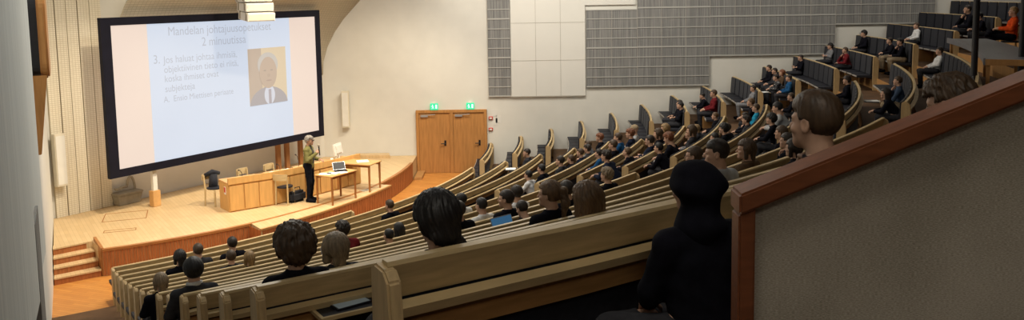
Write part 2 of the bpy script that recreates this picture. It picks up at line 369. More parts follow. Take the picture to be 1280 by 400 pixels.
# booth window: dark box bulging from the wall with a rounded wooden lip
def rrect(w, h, r, n=6):
    pts = []
    for cx_, cy_, a0 in [(w - r, r, -90), (w - r, h - r, 0), (r, h - r, 90), (r, r, 180)]:
        pts += [(cx_ + r * math.cos(rad(a0 + 90 * k / n)), cy_ + r * math.sin(rad(a0 + 90 * k / n))) for k in range(n + 1)]
    return pts
win = bpy.data.objects.new('window_1', None); COL.objects.link(win); win.location = [float(c) for c in lwp(14.9)]; win.rotation_euler = (0, 0, la); win['kind'] = 'structure'
def lip(w, h, r, x0, z0, y0, y1, name, m, par, bev=0):
    pts = rrect(w, h, r); n = len(pts); b = MB()
    b.add([(x0 + x, y0, z0 + z) for x, z in pts] + [(x0 + x, y1, z0 + z) for x, z in pts], [tuple(range(n)), tuple(range(n, 2 * n))[::-1]] + [(i, (i + 1) % n, n + (i + 1) % n, n + i) for i in range(n)])
    return b.build(name, m, par, bevel=bev)
lip(1.20, 1.36, .22, .0, 4.72, .001, .17, 'window_pane', M['blackm'], win)
lip(1.26, 1.42, .25, -.03, 4.69, .17, .30, 'window_frame', M['oak'], win, .03)
b = MB(); b.add([(1.10, .02, 3.45), (1.22, .02, 3.45), (1.22, .02, 4.75), (1.10, .02, 4.75), (1.10, .10, 3.45), (1.22, .10, 3.45), (1.22, .26, 4.75), (1.10, .26, 4.75)], [(0, 1, 2, 3), (7, 6, 5, 4), (0, 4, 5, 1), (1, 5, 6, 2), (2, 6, 7, 3), (3, 7, 4, 0)])
b.build('frame_tail', M['oak'], win, bevel=.01)
# ------------------------------------------------------------------ wall panels on the door wall
def px(u, v): return ony(u, v, YW)
def slotpanel(label, x0, x1, z0, z1, cols, group='slotted acoustic panels on the door wall'):
    r = thing('acoustic_panel', label, 'wall panel', (x0, YW, z0), 0, group)
    w, h = x1 - x0, z1 - z0; b = MB().box((0, -.06, 0), (w, -.001, h)); bo_ = b.build('slotted_board', M['slot'], r)
    nrow = max(1, round(h / .325)); c = MB()
    for k in range(nrow + 1):
        zz = min(max(h * k / nrow, .0), h - .03); c.box((0, -.075, zz), (w, -.06, zz + (.045 if k % 4 == 0 else .028)) if zz + .05 <= h else (w, -.06, h))
    c.build('batten', M['slat'], bo_)
    d = MB()
    for k in range(cols + 1):
        xx = w * k / cols; d.box((xx - .006 if k else 0, -.072, 0), (xx + .006 if k < cols else w, -.06, h))
    d.build('joint', M['joint'], bo_)
    return r
ZP = 8.6
slotpanel('narrow column of grey slotted panels above the right door', -.78, -.03, 2.53, ZP, 1)
r = thing('acoustic_panel', 'tall smooth off-white wall panels between grey slotted panels', 'wall panel', (-.02, YW, 2.51), 0)
MB().box((0, -.06, 0), (2.45, -.001, 3.0)).box((0, -.06, 3.0), (4.10, -.001, 6.0)).build('board', M['plainwhite'], r)
bo_ = r.children[0]; c = MB()
for k in (1, 2): c.box((k * .817 - .006, -.066, 0), (k * .817 + .006, -.06, 6))
for z in (1.21, 2.45, 3.7): c.box((0, -.066, z - .006), (2.45 if z < 3 else 4.1, -.06, z + .006))
c.box((0, -.07, 0), (2.45, -.06, .035)); c.build('joint', M['joint'], bo_)
slotpanel('grey slotted panel field right of the white panels, lowest step', 2.46, 4.15, 2.80, 5.36, 2)
slotpanel('second grey slotted panel field, bottom level with the first, left of the step up', 4.15, 6.53, 2.80, ZP, 3)
slotpanel('grey slotted panel field one step up, above the middle rows', 6.53, 10.66, 3.77, ZP, 5)
slotpanel('grey slotted panel field two steps up, farthest right over the top rows', 10.66, 13.92, 4.74, ZP, 4)

# ------------------------------------------------------------------ doors
def door(n, x0, x1):
    d = thing('door_%d' % n, '', '', (x0, YW, 0)); d['kind'] = 'structure'
    for k in ('label', 'category'): del d[k]
    w = x1 - x0
    MB().box((.0, -.07, 0.01), (w, -.005, 2.02)).build('door_leaf', M['oak'], d)
    MB().tube([(w - .16, -.07, 1.0), (w - .16, -.13, 1.0), (w - .30, -.135, 1.0)], .016, 8).box((w - .19, -.082, .92), (w - .13, -.07, 1.10)).build('door_handle', M['blackm'], d)
    MB().box((.06, -.13, 1.90), (.30, -.07, 1.97)).tube([(.28, -.11, 1.96), (.55, -.16, 1.985)], .014, 6).build('door_closer', M['silver'], d)
xa, xb = -3.21, -.85
door(1, xa + .10, (xa + xb) / 2 - .06); door(2, (xa + xb) / 2 + .06, xb - .10)
b = MB()
for (a_, c_) in [(xa, xa + .095), ((xa + xb) / 2 - .055, (xa + xb) / 2 + .055), (xb - .095, xb)]: b.box((a_, YW - .11, 0), (c_, YW, 2.12))
b.box((xa, YW - .112, 2.03), (xb, YW, 2.122))
struct(b.build('trim_15', M['oak'], bevel=.006))
for (u, lb) in [(543, 'lit green running-man exit sign over the left door'), (588, 'lit green running-man exit sign over the right door')]:
    p = px(u, 137.5); s = thing('exit_sign', lb, 'exit sign', (p[0], YW, 2.13), 0, 'exit signs')
    lb_ = MB().box((-.13, -.12, 0), (.13, -.02, .22)).build('light_box', M['exit'], s, bevel=.012)
    b = MB(); y = -.124
    b.box((.045, y, .05), (.10, y + .003, .18)).tube([(-.05, y, .165), (-.05, y + .002, .165)], .018, 8)
    b.tube([(-.052, y, .14), (-.035, y, .095)], .014, 6).tube([(-.035, y, .095), (-.075, y, .045)], .009, 6).tube([(-.035, y, .095), (-.005, y, .05)], .009, 6).tube([(-.05, y, .135), (-.01, y, .12)], .007, 6).tube([(-.05, y, .135), (-.09, y, .11)], .007, 6)
    b.build('pictogram', M['exitw'], lb_); MB().box((-.05, -.10, .22), (.05, 0, .245)).box((-.09, -.02, .02), (.09, 0, .2)).build('bracket', M['white'], s)
for (u, v, lb) in [(613.5, 147, 'small red alarm box beside the door, the upper one'), (613.5, 161, 'small red alarm box beside the door, the lower one')]:
    p = px(u, v); a = thing('alarm_box', lb, 'alarm', (p[0], YW, p[2] - .06), 0, 'alarm boxes'); ca_ = MB().box((-.07, -.05, 0), (.07, 0, .10)).build('case', M['red'], a, bevel=.01)
    MB().box((-.04, -.058, .02), (.04, -.05, .075)).build('cover', M['white'], ca_)
for (u, v, lb) in [(618, 141, 'white notice sheet on the wall, uppermost beside the door'), (618.5, 152, 'white notice sheet on the wall, lower left beside the door'), (623, 149, 'white notice sheet on the wall, farthest from the door')]:
    p = px(u, v); tag(MB().box((-.09, -.006, -.12), (.09, -.001, .12)).build('notice', M['plainwhite'], None, (p[0], YW, p[2])), lb, 'notice', 'notices by the door')
# column loudspeakers
def colspeaker(lb, loc, rz, h, w=.2):
    s = thing('column_speaker', lb, 'loudspeaker', loc, rz, 'column loudspeakers')
    ca_ = MB().box((-w / 2, -.24, 0), (w / 2, -.06, h)).build('cabinet', M['cream'], s, bevel=.012)
    MB().box((-w / 2 + .02, -.25, .05), (w / 2 - .02, -.24, h - .05)).build('grille', M['white'], ca_)
    MB().box((-.04, -.06, .2), (.04, 0, .26)).box((-.04, -.06, h - .26), (.04, 0, h - .2)).build('bracket', M['greyplastic'], s)
p = px(434, 159); colspeaker('tall white column loudspeaker on the wall right of the screen', (p[0], YW, 1.60), 0, 1.22, .24)
p = onplane(69, 234, P0 + wn * .1, wn); colspeaker('pale column loudspeaker on the perforated panels at far left', P0 + wd * .13 + wn * .09 + np.array([0, 0, 1.42]), wang, 1.3, .26)

# ------------------------------------------------------------------ projection screen
SP = P0 + AX * 1.25
def sp(u, v):
    q = onplane(u, v, SP, AX); return float((q - SP) @ SX), float(q[2])
sang = math.atan2(SX[1], SX[0])
C4 = [sp(136.8, 223.5), sp(403.7, 169.5), sp(397.5, 13), sp(122.5, 22)]
sx0 = (C4[0][0] + C4[3][0]) / 2; sx1 = (C4[1][0] + C4[2][0]) / 2; sz0 = (C4[0][1] + C4[1][1]) / 2; sz1 = (C4[2][1] + C4[3][1]) / 2
def emis(name, col, st=1.0):
    m = bpy.data.materials.new(name); m.use_nodes = True; nt = m.node_tree; b = nt.nodes['Principled BSDF']
    b.inputs['Base Color'].default_value = (.1, .1, .1, 1); b.inputs['Roughness'].default_value = .9
    tc = nt.nodes.new('ShaderNodeTexCoord'); nz = nt.nodes.new('ShaderNodeTexNoise'); nz.inputs['Scale'].default_value = .7
    r = nt.nodes.new('ShaderNodeValToRGB'); r.color_ramp.elements[0].color = (*[c * .97 for c in col], 1); r.color_ramp.elements[1].color = (*[c * 1.03 for c in col], 1)
    nt.links.new(tc.outputs['Object'], nz.inputs['Vector']); nt.links.new(nz.outputs['Fac'], r.inputs['Fac']); nt.links.new(r.outputs[0], b.inputs['Emission Color']); b.inputs['Emission Strength'].default_value = st
    return m
ES = .9
scr = thing('projection_screen', 'large black-framed projection screen showing a pale blue slide', 'projection screen', SP + SX * sx0 + np.array([0, 0, sz0]), sang)
W_, H_ = sx1 - sx0, sz1 - sz0; fr = .26
b = MB(); b.box((0, -.06, 0), (W_, .06, fr * .75)).box((0, -.06, H_ - fr * .75), (W_, .06, H_)).box((0, -.06, fr * .75), (fr, .06, H_ - fr * .75)).box((W_ - fr * .7, -.06, fr * .75), (W_, .06, H_ - fr * .75))
b.build('frame', M['blackframe'], scr)
MB().box((fr - .02, -.02, fr * .7), (W_ - fr * .65, .03, H_ - fr * .7)).build('screen_surface', emis('projected_warm_white', (.82, .655, .56), ES), scr)
def sl(u, v): a_, z = sp(u, v); return a_ - sx0, z - sz0
bl = [sl(192.5, 205)[0], sl(366, 172)[0]]
c1 = (sl(182.5, 30)[0] + sl(193, 203)[0]) / 2; c2 = (sl(360.5, 21)[0] + sl(366.5, 172)[0]) / 2
MB().box((c1, -.026, fr * .75), (c2, -.021, H_ - fr * .75)).build('slide', emis('projected_blue_white', (.60, .68, .82), ES), scr)
MT = emis('projected_grey_text', (.43, .47, .56), ES)
def text(s, u0, u1, vb0, vb1, name='slide_text', m=None):
    (xa_, za_), (xb_, zb_) = sl(u0, vb0), sl(u1, vb1)
    cu = bpy.data.curves.new(name, 'FONT'); cu.body = s; cu.size = 1; cu.extrude = .0; to = bpy.data.objects.new(name, cu); COL.objects.link(to)
    bpy.context.view_layer.update(); me = bpy.data.meshes.new_from_object(to.evaluated_get(bpy.context.evaluated_depsgraph_get())); bpy.data.objects.remove(to)
    v = np.zeros(len(me.vertices) * 3); me.vertices.foreach_get('co', v); v = v.reshape(-1, 3)
    k = (xb_ - xa_) / (v[:, 0].max() - v[:, 0].min()); ky = k * 1.12
    z0 = (za_ + zb_) / 2
    w = np.stack([xa_ + (v[:, 0] - v[:, 0].min()) * k, np.full(len(v), -.030), z0 + v[:, 1] * ky], 1); me.vertices.foreach_set('co', w.ravel())
    me.materials.clear(); me.materials.append(m or MT); me.update(); return link(name, me, scr)
text('Mandelan johtajuusopetukset', 209.7, 338, 43.7, 37.7)
text('2 minuutissa', 251.7, 306.6, 56.6, 54)
text('3.', 191.5, 199, 80, 79)
text('Jos haluat johtaa ihmisiä,', 203, 295.5, 78.7, 71.7)
text('objektiivinen tieto ei riitä,', 204.5, 297, 90, 83)
text('koska ihmiset ovat', 205.5, 272.5, 102, 96)
text('subjekteja', 206, 243, 115, 111)
text('A.  Ensio Miettisen periaate', 204, 291, 128, 117)
tl, tr, br_, blp = sl(308.3, 61), sl(355.5, 58.4), sl(358.3, 126), sl(312, 133)
x0_, x1_ = (tl[0] + blp[0]) / 2, (tr[0] + br_[0]) / 2; z1_, z0_ = (tl[1] + tr[1]) / 2, (blp[1] + br_[1]) / 2
po = MB().box((0, -.034, 0), (x1_ - x0_, -.027, z1_ - z0_)).build('slide_photo', emis('projected_photo_back', (.66, .52, .34), ES), scr, (x0_, 0, z0_))
pw, ph = x1_ - x0_, z1_ - z0_
def disc(name, cx_, cz_, rx, rz_, y, col, clip=None):
    n = 28; pts = [(cx_ + rx * math.cos(2 * PI * k / n), y, cz_ + rz_ * math.sin(2 * PI * k / n)) for k in range(n)]
    pts = [(min(max(p[0], 0), pw), p[1], min(max(p[2], 0), ph)) for p in pts]
    return MB().add(pts + [(p[0], p[1] + .002, p[2]) for p in pts], [tuple(range(n)), tuple(range(n, 2 * n))[::-1]] + [(k, (k + 1) % n, n + (k + 1) % n, n + k) for k in range(n)]).build(name, emis(name + '_light', col, ES), po)
MB().box((.0, -.037, 0), (pw * .34, -.035, ph)).build('backdrop', emis('photo_backdrop', (.46, .35, .27), ES), po)
disc('suit', pw * .5, -.05 * ph, pw * .52, ph * .36, -.040, (.34, .31, .33))
disc('shirt', pw * .52, .16 * ph, pw * .14, ph * .17, -.043, (.60, .62, .70))
MB().box((pw * .49, -.048, .0), (pw * .56, -.046, ph * .26)).build('tie', emis('tie_light', (.36, .32, .36), ES), po)
disc('hair', pw * .5, .70 * ph, pw * .27, ph * .22, -.045, (.50, .46, .42))
disc('face', pw * .5, .56 * ph, pw * .23, ph * .28, -.050, (.47, .345, .26))
for sx_ in (-1, 1): disc('eye', pw * (.5 + sx_ * .09), .60 * ph, pw * .035, ph * .012, -.055, (.34, .26, .21))
disc('mouth', pw * .51, .42 * ph, pw * .075, ph * .012, -.055, (.38, .26, .21)); disc('nose', pw * .51, .51 * ph, pw * .04, ph * .03, -.055, (.43, .31, .235))
for (u, v, h_, m1, lb) in [(194.5, 258, None, 'white', 'white screen support post on a wooden block under the left part of the screen')]:
    q = onz(u, 257.5, ZS); r = thing('screen_post', lb, 'post', (q[0], q[1], ZS), sang)
    MB().box((-.11, -.09, 0), (.11, .09, .42)).build('wooden_block', M['table'], r, bevel=.008); MB().box((-.06, -.05, .42), (.06, .05, 1.2)).build('post', M['white'], r)
for (u, lb) in [(348, 'slim brown post under the right part of the screen, left of three'), (359, 'slim brown post under the right part of the screen, middle of three'), (376, 'slim brown post under the right part of the screen, right of three')]:
    q = onplane(u, 200, P0 + AX * .7, AX); tag(MB().box((-.07, -.05, 0), (.07, .05, 1.9)).build('wooden_post', M['brown'], None, (q[0], q[1], ZS), sang), lb, 'post', 'brown posts under the screen')
# hanging loudspeaker cluster
q = onplane(321, 24, P0 + AX * 2.6, AX); r = thing('speaker_cluster', 'white hanging loudspeaker cluster in front of the screen top', 'loudspeaker', (q[0], q[1], q[2] - .02), sang + rad(-12))
for k in range(4):
    mx = Matrix.Translation((0, .05 * k, .24 * k)) @ Matrix.Rotation(rad(8 - 5 * k), 4, 'X')
    ca_ = MB().box((-.40, -.26, 0), (.40, .26, .22), 0, mx).build('cabinet', M['white'], r, bevel=.012)
    MB().box((-.37, -.27, .03), (.37, -.26, .19), 0, mx).build('grille', M['cream'], ca_)
    g = MB(); 
    for sx_ in (-.40, .40): g.box((sx_ - .012, -.20, .02), (sx_ + .012, -.14, .23), 0, mx).box((sx_ - .012, .14, .02), (sx_ + .012, .2, .23), 0, mx)
    g.build('rigging_plate', M['greyplastic'], r)
MB().tube([(-.25, .1, .9), (-.25, .15, 3.6)], .015, 6).tube([(.25, .1, .9), (.25, .15, 3.6)], .015, 6).build('hanging_rod', M['greyplastic'], r)
# ------------------------------------------------------------------ stage desk (three units), tables, chairs
dk = [np.array(onz(287.5, 266, ZS)[:2]), np.array(onz(343, 256.5, ZS)[:2]), np.array(onz(383, 247.5, ZS)[:2]), np.array([-4.35, 24.05])]
dlab = ['left unit of the long panelled wooden desk, nearest the screen post', 'middle unit of the long panelled wooden desk, behind the chair with the black seat', 'right unit of the long panelled wooden desk, behind the two small tables']
for i in range(3):
    p, q = dk[i], dk[i + 1]; L = np.linalg.norm(q - p); a = math.atan2(q[1] - p[1], q[0] - p[0])
    r = thing('panelled_desk', dlab[i], 'desk', (p[0], p[1], ZS), a, 'units of the stage desk')
    c0, c1 = (.0 if i == 0 else .16), (.0 if i == 2 else .20)
    cb = MB().box((0, .03, .0), (L - .005, .06, .70))
    cb.prism([(0, .06), (.03, .06), (c0 + .03, .70), (c0, .70)], 0, .70).prism([(L - .035, .06), (L - .005, .06), (L - .005 - c1, .70), (L - .035 - c1, .70)], 0, .70).build('carcass', M['desk'], r)
    npn = [3, 2, 4][i]
    for k in range(npn):
        MB().box((L * k / npn + .015, 0, .03), (L * (k + 1) / npn - .015, .03, .66)).build('front_panel', M['desk'], r, bevel=.006)
    MB().box((-.01, .0, .70), (L - .002, .06, .87)).build('upstand', M['desk'], r, bevel=.006)
    MB().prism([(0, .06), (L - .005, .06), (L - .005 - c1, .75), (c0, .75)], .70, .735).build('desktop', M['table'], r, bevel=.006)
    if i == 0:
        MB().box((-.006, .22, .42), (0, .34, .62)).build('sign_plate', M['paper'], r); MB().box((-.012, .235, .47), (-.006, .325, .60)).build('red_label', M['red'], r)
def desk_pt(i, t, dep, z):
    p, q = dk[i], dk[i + 1]; d_ = (q - p); n_ = np.array([-d_[1], d_[0]]) / np.linalg.norm(d_); w = p + d_ * t + n_ * dep; return (w[0], w[1], ZS + z)
def aalto_chair(lb, loc, rz, seatm='seatblack'):
    c = thing('wooden_chair', lb, 'chair', loc, rz, 'wooden chairs on the stage')
    MB().lathe([(.02, .44), (.20, .44), (.205, .455), (.20, .475), (.02, .485)], 24).build('seat', M[seatm], c, smooth=False)
    for sx_ in (-1, 1):
        MB().tube([(sx_ * .17, .16, 0), (sx_ * .165, .155, .38), (sx_ * .14, .12, .435)], [.02, .022, .02], 8).build('leg', M['birch'], c)
        MB().tube([(sx_ * .17, -.19, 0), (sx_ * .165, -.17, .42), (sx_ * .165, -.20, .80)], [.02, .022, .02], 8).build('leg', M['birch'], c)
    b = MB(); n = 10; vs = []
    for k in range(n + 1):
        t = -1 + 2 * k / n; xx = .20 * t; yy = -.22 - .045 * (1 - t * t)
        for (dy, z) in ((0, .66), (0, .82), (-.018, .82), (-.018, .66)): vs.append((xx, yy + dy, z))
    b.add(vs, [(4 * k + j, 4 * k + (j + 1) % 4, 4 * k + 4 + (j + 1) % 4, 4 * k + 4 + j) for k in range(n) for j in range(4)] + [(0, 1, 2, 3), (4 * n + 3, 4 * n + 2, 4 * n + 1, 4 * n)]).build('backrest', M['birch'], c)
    return c
q = onz(357, 254.5, ZS); aalto_chair('wooden chair with a round black seat in front of the desk', (q[0], q[1], ZS), sang + rad(-70))
for (i, t, lb) in [(0, .0, 'wooden chair behind the left end of the desk with a black jacket over it'), (0, .78, 'wooden chair behind the left desk unit, near its right end'), (1, .75, 'wooden chair behind the middle desk unit, left of the microphone')]:
    aalto_chair(lb, (*desk_pt(i, t, 1.05, 0)[:2], ZS), sang + PI + rad(8))
w = desk_pt(0, .0, 1.2, .76); b = MB()
b.tube([(w[0] - .16, w[1] - .1, w[2] + .02), (w[0], w[1], w[2] + .09), (w[0] + .14, w[1] + .14, w[2] + .03)], [.05, .07, .045], 8).tube([(w[0] + .02, w[1] + .02, w[2] + .03), (w[0] + .03, w[1] - .05, w[2] - .32)], [.10, .13], 8)
tag(b.build('jacket', M['blackfab'], smooth=True), 'black jacket hung over the chair at the left end of the desk', 'jacket')
def ptable(lb, c, rz, L, Wd):
    r = thing('small_table', lb, 'table', (c[0], c[1], ZS), rz, 'small tables on the stage')
    MB().box((-L / 2, -Wd / 2, .735), (L / 2, Wd / 2, .765)).build('tabletop', M['table'], r, bevel=.008)
    for sx_ in (-1, 1):
        for sy in (-1, 1): MB().tube([(sx_ * (L / 2 - .05), sy * (Wd / 2 - .05), 0), (sx_ * (L / 2 - .05), sy * (Wd / 2 - .05), .735)], [.026, .034], 10).build('leg', M['leg'], r)
    MB().box((-L / 2 + .06, -Wd / 2 + .06, .675), (L / 2 - .06, -Wd / 2 + .09, .735)).box((-L / 2 + .06, Wd / 2 - .09, .675), (L / 2 - .06, Wd / 2 - .06, .735)).build('apron_rail', M['leg'], r)
    return r
tA, tB, tC = [np.array(onz(u, v, ZS)[:2]) for u, v in ((399, 254), (415, 257), (443, 248))]
cen = (tA + tC) / 2; dirv = (tC - tB); L1 = np.linalg.norm(dirv) + .12; W1 = np.linalg.norm(tB - tA) + .14; ang1 = math.atan2(dirv[1], dirv[0])
ptable('front small wooden table beside the speaker, with a laptop and papers', cen, ang1, L1, W1)
c2 = np.array([-4.30, 23.40]); ang2 = math.atan2(-.44, 1.14)
ptable('second small wooden table, behind the front one and close to the desk', c2, ang2, 1.10, .66)
ZT1 = ZS + .766
def laptop(lb, loc, rz, open_=105, screen='screenblue', w=.33, group=None):
    r = thing('laptop', lb, 'laptop', loc, rz, group)
    ba_ = MB().box((-w / 2, -.11, 0), (w / 2, .12, .016)).build('base', M['silver'] if screen != 'blackm' else M['blackm'], r, bevel=.004)
    MB().box((-w / 2 + .02, -.01, .016), (w / 2 - .02, .10, .019)).build('keyboard', M['blackm'], ba_)
    mx = Matrix.Translation((0, .12, .012)) @ Matrix.Rotation(rad(open_ - 90), 4, 'X') if False else Matrix.Translation((0, .12, .012)) @ Matrix.Rotation(rad(-(open_ - 90)), 4, 'X')
    li_ = MB().box((-w / 2, 0, 0), (w / 2, .009, .225), 0, mx).build('lid', M['silver'], r, bevel=.003)
    MB().box((-w / 2 + .012, -.003, .014), (w / 2 - .012, 0, .213), 0, mx).build('display', M[screen], li_)
    return r
lp = np.array(onz(424, 203, ZT1)[:2]); lp = cen + (np.array([math.cos(ang1), math.sin(ang1)])) * .18
laptop('open silver laptop on the front small table', (*lp, ZT1), ang1 + rad(-35), 125, 'blackm', group=None)
def sheet(lb, loc, rz, w=.21, h=.30, group=None, nsh=1):
    b = MB()
    for k in range(nsh): b.box((-w / 2 + .006 * k, -h / 2 - .004 * k, .0015 * k), (w / 2 + .006 * k, h / 2 - .004 * k, .0015 * k + .0013))
    return tag(b.build('paper', M['paper'], None, loc, rz), lb, 'paper', group)
ux = np.array([math.cos(ang1), math.sin(ang1)]); uy = np.array([-ux[1], ux[0]])
for (a_, b_, rz, lb) in [(-.16, -.02, .2, 'white paper stack lying in the middle of the front small table'), (-.30, .1, .5, 'white sheet at the left edge of the front small table'), (.06, -.13, -.2, 'white sheet in front of the laptop on the front small table')]:
    w = cen + ux * a_ + uy * b_; sheet(lb, (*w, ZT1), ang1 + rz, nsh=3)
w = c2 + np.array([.1, .05]); sheet('crumpled white papers on the second small table', (w[0], w[1], ZT1), .3, .3, .34, nsh=4)
# desk equipment: monitor, microphones, cups, bag
w = desk_pt(2, .80, .45, .735); r = thing('desk_monitor', 'white computer monitor seen from behind on the right desk unit', 'monitor', w, sang + PI + rad(18))
MB().lathe([(.11, 0), (.11, .012), (.03, .02), (.025, .12)], 14).build('stand', M['white'], r)
mx = Matrix.Translation((0, 0, .12)) @ Matrix.Rotation(rad(10), 4, 'X')
ca_ = MB().box((-.24, -.03, 0), (.24, .02, .33), 0, mx).box((-.15, .02, .05), (.15, .05, .28), 0, mx).build('casing', M['white'], r, bevel=.008); MB().box((-.22, -.034, .02), (.22, -.03, .31), 0, mx).build('display', M['blackm'], ca_)
for (i, t, lb) in [(0, .40, 'slim gooseneck microphone on the left desk unit'), (1, .42, 'short gooseneck microphone on the middle desk unit'), (2, .02, 'tall gooseneck microphone on the desk, just left of the speaker')]:
    w = desk_pt(i, t, .3, .735); r = thing('gooseneck_microphone', lb, 'microphone', w, sang, 'microphones on the desk'); hh = .42 if i == 2 else .26
    MB().lathe([(.06, 0), (.06, .02), (.02, .035)], 12).build('base', M['blackm'], r); MB().tube([(0, 0, .03), (-.01, .0, hh * .6), (-.07, -.03, hh * .9), (-.13, -.06, hh)], .008, 6).build('neck', M['blackm'], r)
    MB().tube([(-.13, -.06, hh), (-.18, -.08, hh + .02)], [.014, .017], 8).build('capsule', M['blackm'], r)
for (t, lb) in [(.62, 'small white cup on the desk left of the monitor'), (.70, 'small dark cup on the desk beside the monitor')]:
    w = desk_pt(2, t, .35, .735); r = thing('cup', lb, 'cup', w, 0, 'cups on the desk'); bw_ = MB().lathe([(.028, 0), (.036, .03), (.04, .09), (.036, .09), (.03, .01)], 14).build('bowl', M['white'] if t < .65 else M['greyplastic'], r, smooth=True)
    MB().tube([(.036, 0, .075), (.065, 0, .06), (.036, 0, .025)], .006, 6).build('handle', M['white'] if t < .65 else M['greyplastic'], bw_)
for (i, t, lb) in [(0, .85, 'white paper on the left desk unit'), (1, .3, 'white paper on the middle desk unit'), (1, .8, 'white paper on the desk just left of the speaker')]:
    w = desk_pt(i, t, .42, .737); sheet(lb, w, sang + .1, .3, .42, nsh=2)
q = onz(371, 251.5, ZS); r = thing('black_bag', 'black bag on the stage floor against the desk', 'bag', (q[0], q[1], ZS), sang)
b = MB(); b.box((-.26, -.13, 0), (.26, .13, .28)); o = b.build('body', M['blackfab'], r, bevel=.07)
MB().tube([(-.12, -.02, .27), (-.08, -.03, .38), (.08, -.03, .38), (.12, -.02, .27)], .012, 6).build('handle', M['blackfab'], r)
# grey floor box with hose
q = onz(149, 252, ZS) + AX * .32; r = thing('grey_floor_box', 'grey lidded box with a curved hose on the floor left of the screen post', 'box', (q[0], q[1], ZS), sang); r.scale = (.72, .72, .72)
b = MB(); b.add([(-.42, -.24, 0), (.42, -.24, 0), (.42, .24, 0), (-.42, .24, 0), (-.5, -.3, .36), (.5, -.3, .36), (.5, .3, .36), (-.5, .3, .36)], [(0, 3, 2, 1), (4, 5, 6, 7), (0, 1, 5, 4), (1, 2, 6, 5), (2, 3, 7, 6), (3, 0, 4, 7)]); b.build('tub', M['greyplastic'], r, bevel=.02)
MB().box((-.52, -.32, .36), (.52, .32, .44)).build('lid', M['greyplastic'], r, bevel=.02)
MB().tube([(.25 + .16 * math.cos(t), .05, .44 + .50 * math.sin(t)) for t in np.linspace(0, PI * .9, 12)] + [(-.15, .0, .62), (-.3, -.05, .60)], .045, 8).build('hose', M['greyplastic'], r)
MB().box((-.44, -.12, .56), (-.26, .02, .63)).build('hose_nozzle', M['greyplastic'], r)

# ------------------------------------------------------------------ benches
ORD = ['', 'first', 'second', 'third', 'fourth', 'fifth', 'sixth', 'seventh', 'eighth', 'ninth', 'tenth', 'eleventh', 'twelfth', 'thirteenth', 'fourteenth', 'fifteenth', 'sixteenth', 'seventeenth']
seat_me = MB(); seat_me.box((-.25, -.02, .36), (.25, .40, .42)).box((-.24, .40, .375), (.24, .418, .41), 1); seat_me = seat_me.mesh('seat', [M['seatblack'], M['seatedge']])
cush_me = MB(); cush_me.add([(-.255, .055, .43), (.255, .055, .43), (.255, .022, .94), (-.255, .022, .94), (-.255, -.01, .43), (.255, -.01, .43), (.255, -.02, .94), (-.255, -.02, .94)], [(0, 1, 2, 3), (4, 7, 6, 5), (0, 4, 5, 1), (1, 5, 6, 2), (2, 6, 7, 3), (3, 7, 4, 0)]); cush_me = cush_me.mesh('cushion', M['blackfab'], bevel=.012)
def sweep(prof, a0, a1, R, org, step=1.6):
    n = max(3, int(abs(a1 - a0) / step)); k = len(prof); vs = []
    for i in range(n + 1):
        a = a0 + (a1 - a0) * i / n
        for (dr, z) in prof: q = pol(R + dr, a, z); vs.append(q - org)
    fs = [(i * k + j, i * k + (j + 1) % k, (i + 1) * k + (j + 1) % k, (i + 1) * k + j) for i in range(n) for j in range(k)]
    fs += [tuple(range(k)), tuple(range(n * k, n * k + k))[::-1]]
    return MB().add(vs, fs)
def bench(j, a0, a1, label, seats=True, post0=True, post1=True, group='curved benches'):
    R = RR(j); z = ZF(j); am = (a0 + a1) / 2; org = pol(R, am, z); t = ZT[j] - z
    r = thing('bench', label, 'bench', org, 0, group)
    S_ = lambda prof: sweep([(d, zz + z) for d, zz in prof], a0, a1, R, org)
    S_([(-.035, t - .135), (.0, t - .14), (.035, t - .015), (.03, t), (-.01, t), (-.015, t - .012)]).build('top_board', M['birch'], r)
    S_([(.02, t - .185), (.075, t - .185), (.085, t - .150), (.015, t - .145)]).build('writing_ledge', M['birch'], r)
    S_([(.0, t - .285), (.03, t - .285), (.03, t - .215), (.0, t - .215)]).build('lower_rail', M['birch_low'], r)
    S_([(-.045, .30), (-.012, .30), (-.005, t - .13), (-.04, t - .12)]).build('back_panel', M['blackfab'], r)
    for on, a in ((post0, a0), (post1, a1)):
        if not on: continue
        q = pol(R, a, z) - org
        b = MB(); pr = [(-.05, 0), (.085, 0), (.10, t - .20), (.085, t - .055), (.05, t - .02), (-.02, t - .012), (-.055, t - .03), (-.06, .3)]
        vs = [(x_, y_, zz) for y_ in (-.026, .026) for (x_, zz) in pr]; n = len(pr)
        b.add(vs, [tuple(range(n))[::-1], tuple(range(n, 2 * n))] + [(i, (i + 1) % n, n + (i + 1) % n, n + i) for i in range(n)])
        b.build('end_post', M['post'], r, q, rad(a), bevel=.008)
    if seats:
        L = rad(a1 - a0) * (R - .2); ns = max(1, int(L / .54))
        for k in range(ns):
            a = a0 + (a1 - a0) * (k + .5) / ns; q = pol(R - .06, a, z) - org
            for nm, me in (('seat', seat_me), ('cushion', cush_me)): link(nm, me, r, q, rad(a) + PI / 2)
    else:
        S_([(-.48, .36), (-.06, .36), (-.06, .42), (-.48, .42)]).build('seat_board', M['seatblack'], r)
    for a in np.arange(a0 + 3, a1 - 2, 9):     # pedestals under the seats
        q = pol(R - .27, a, z) - org; MB().box((-.2, -.025, 0), (.19, .025, .36)).build('pedestal', M['riser'], r, q, rad(a))
    return r
MIDN = -35.4; MIDF = -31.0
far_end = {3: -14, 4: -13.9, 5: -14.6, 6: -15.4, 7: -18.2, 8: -16.6, 9: -16.8, 10: -16.5, 11: -16.8, 12: -16.8, 13: -14.5, 14: -15.5}
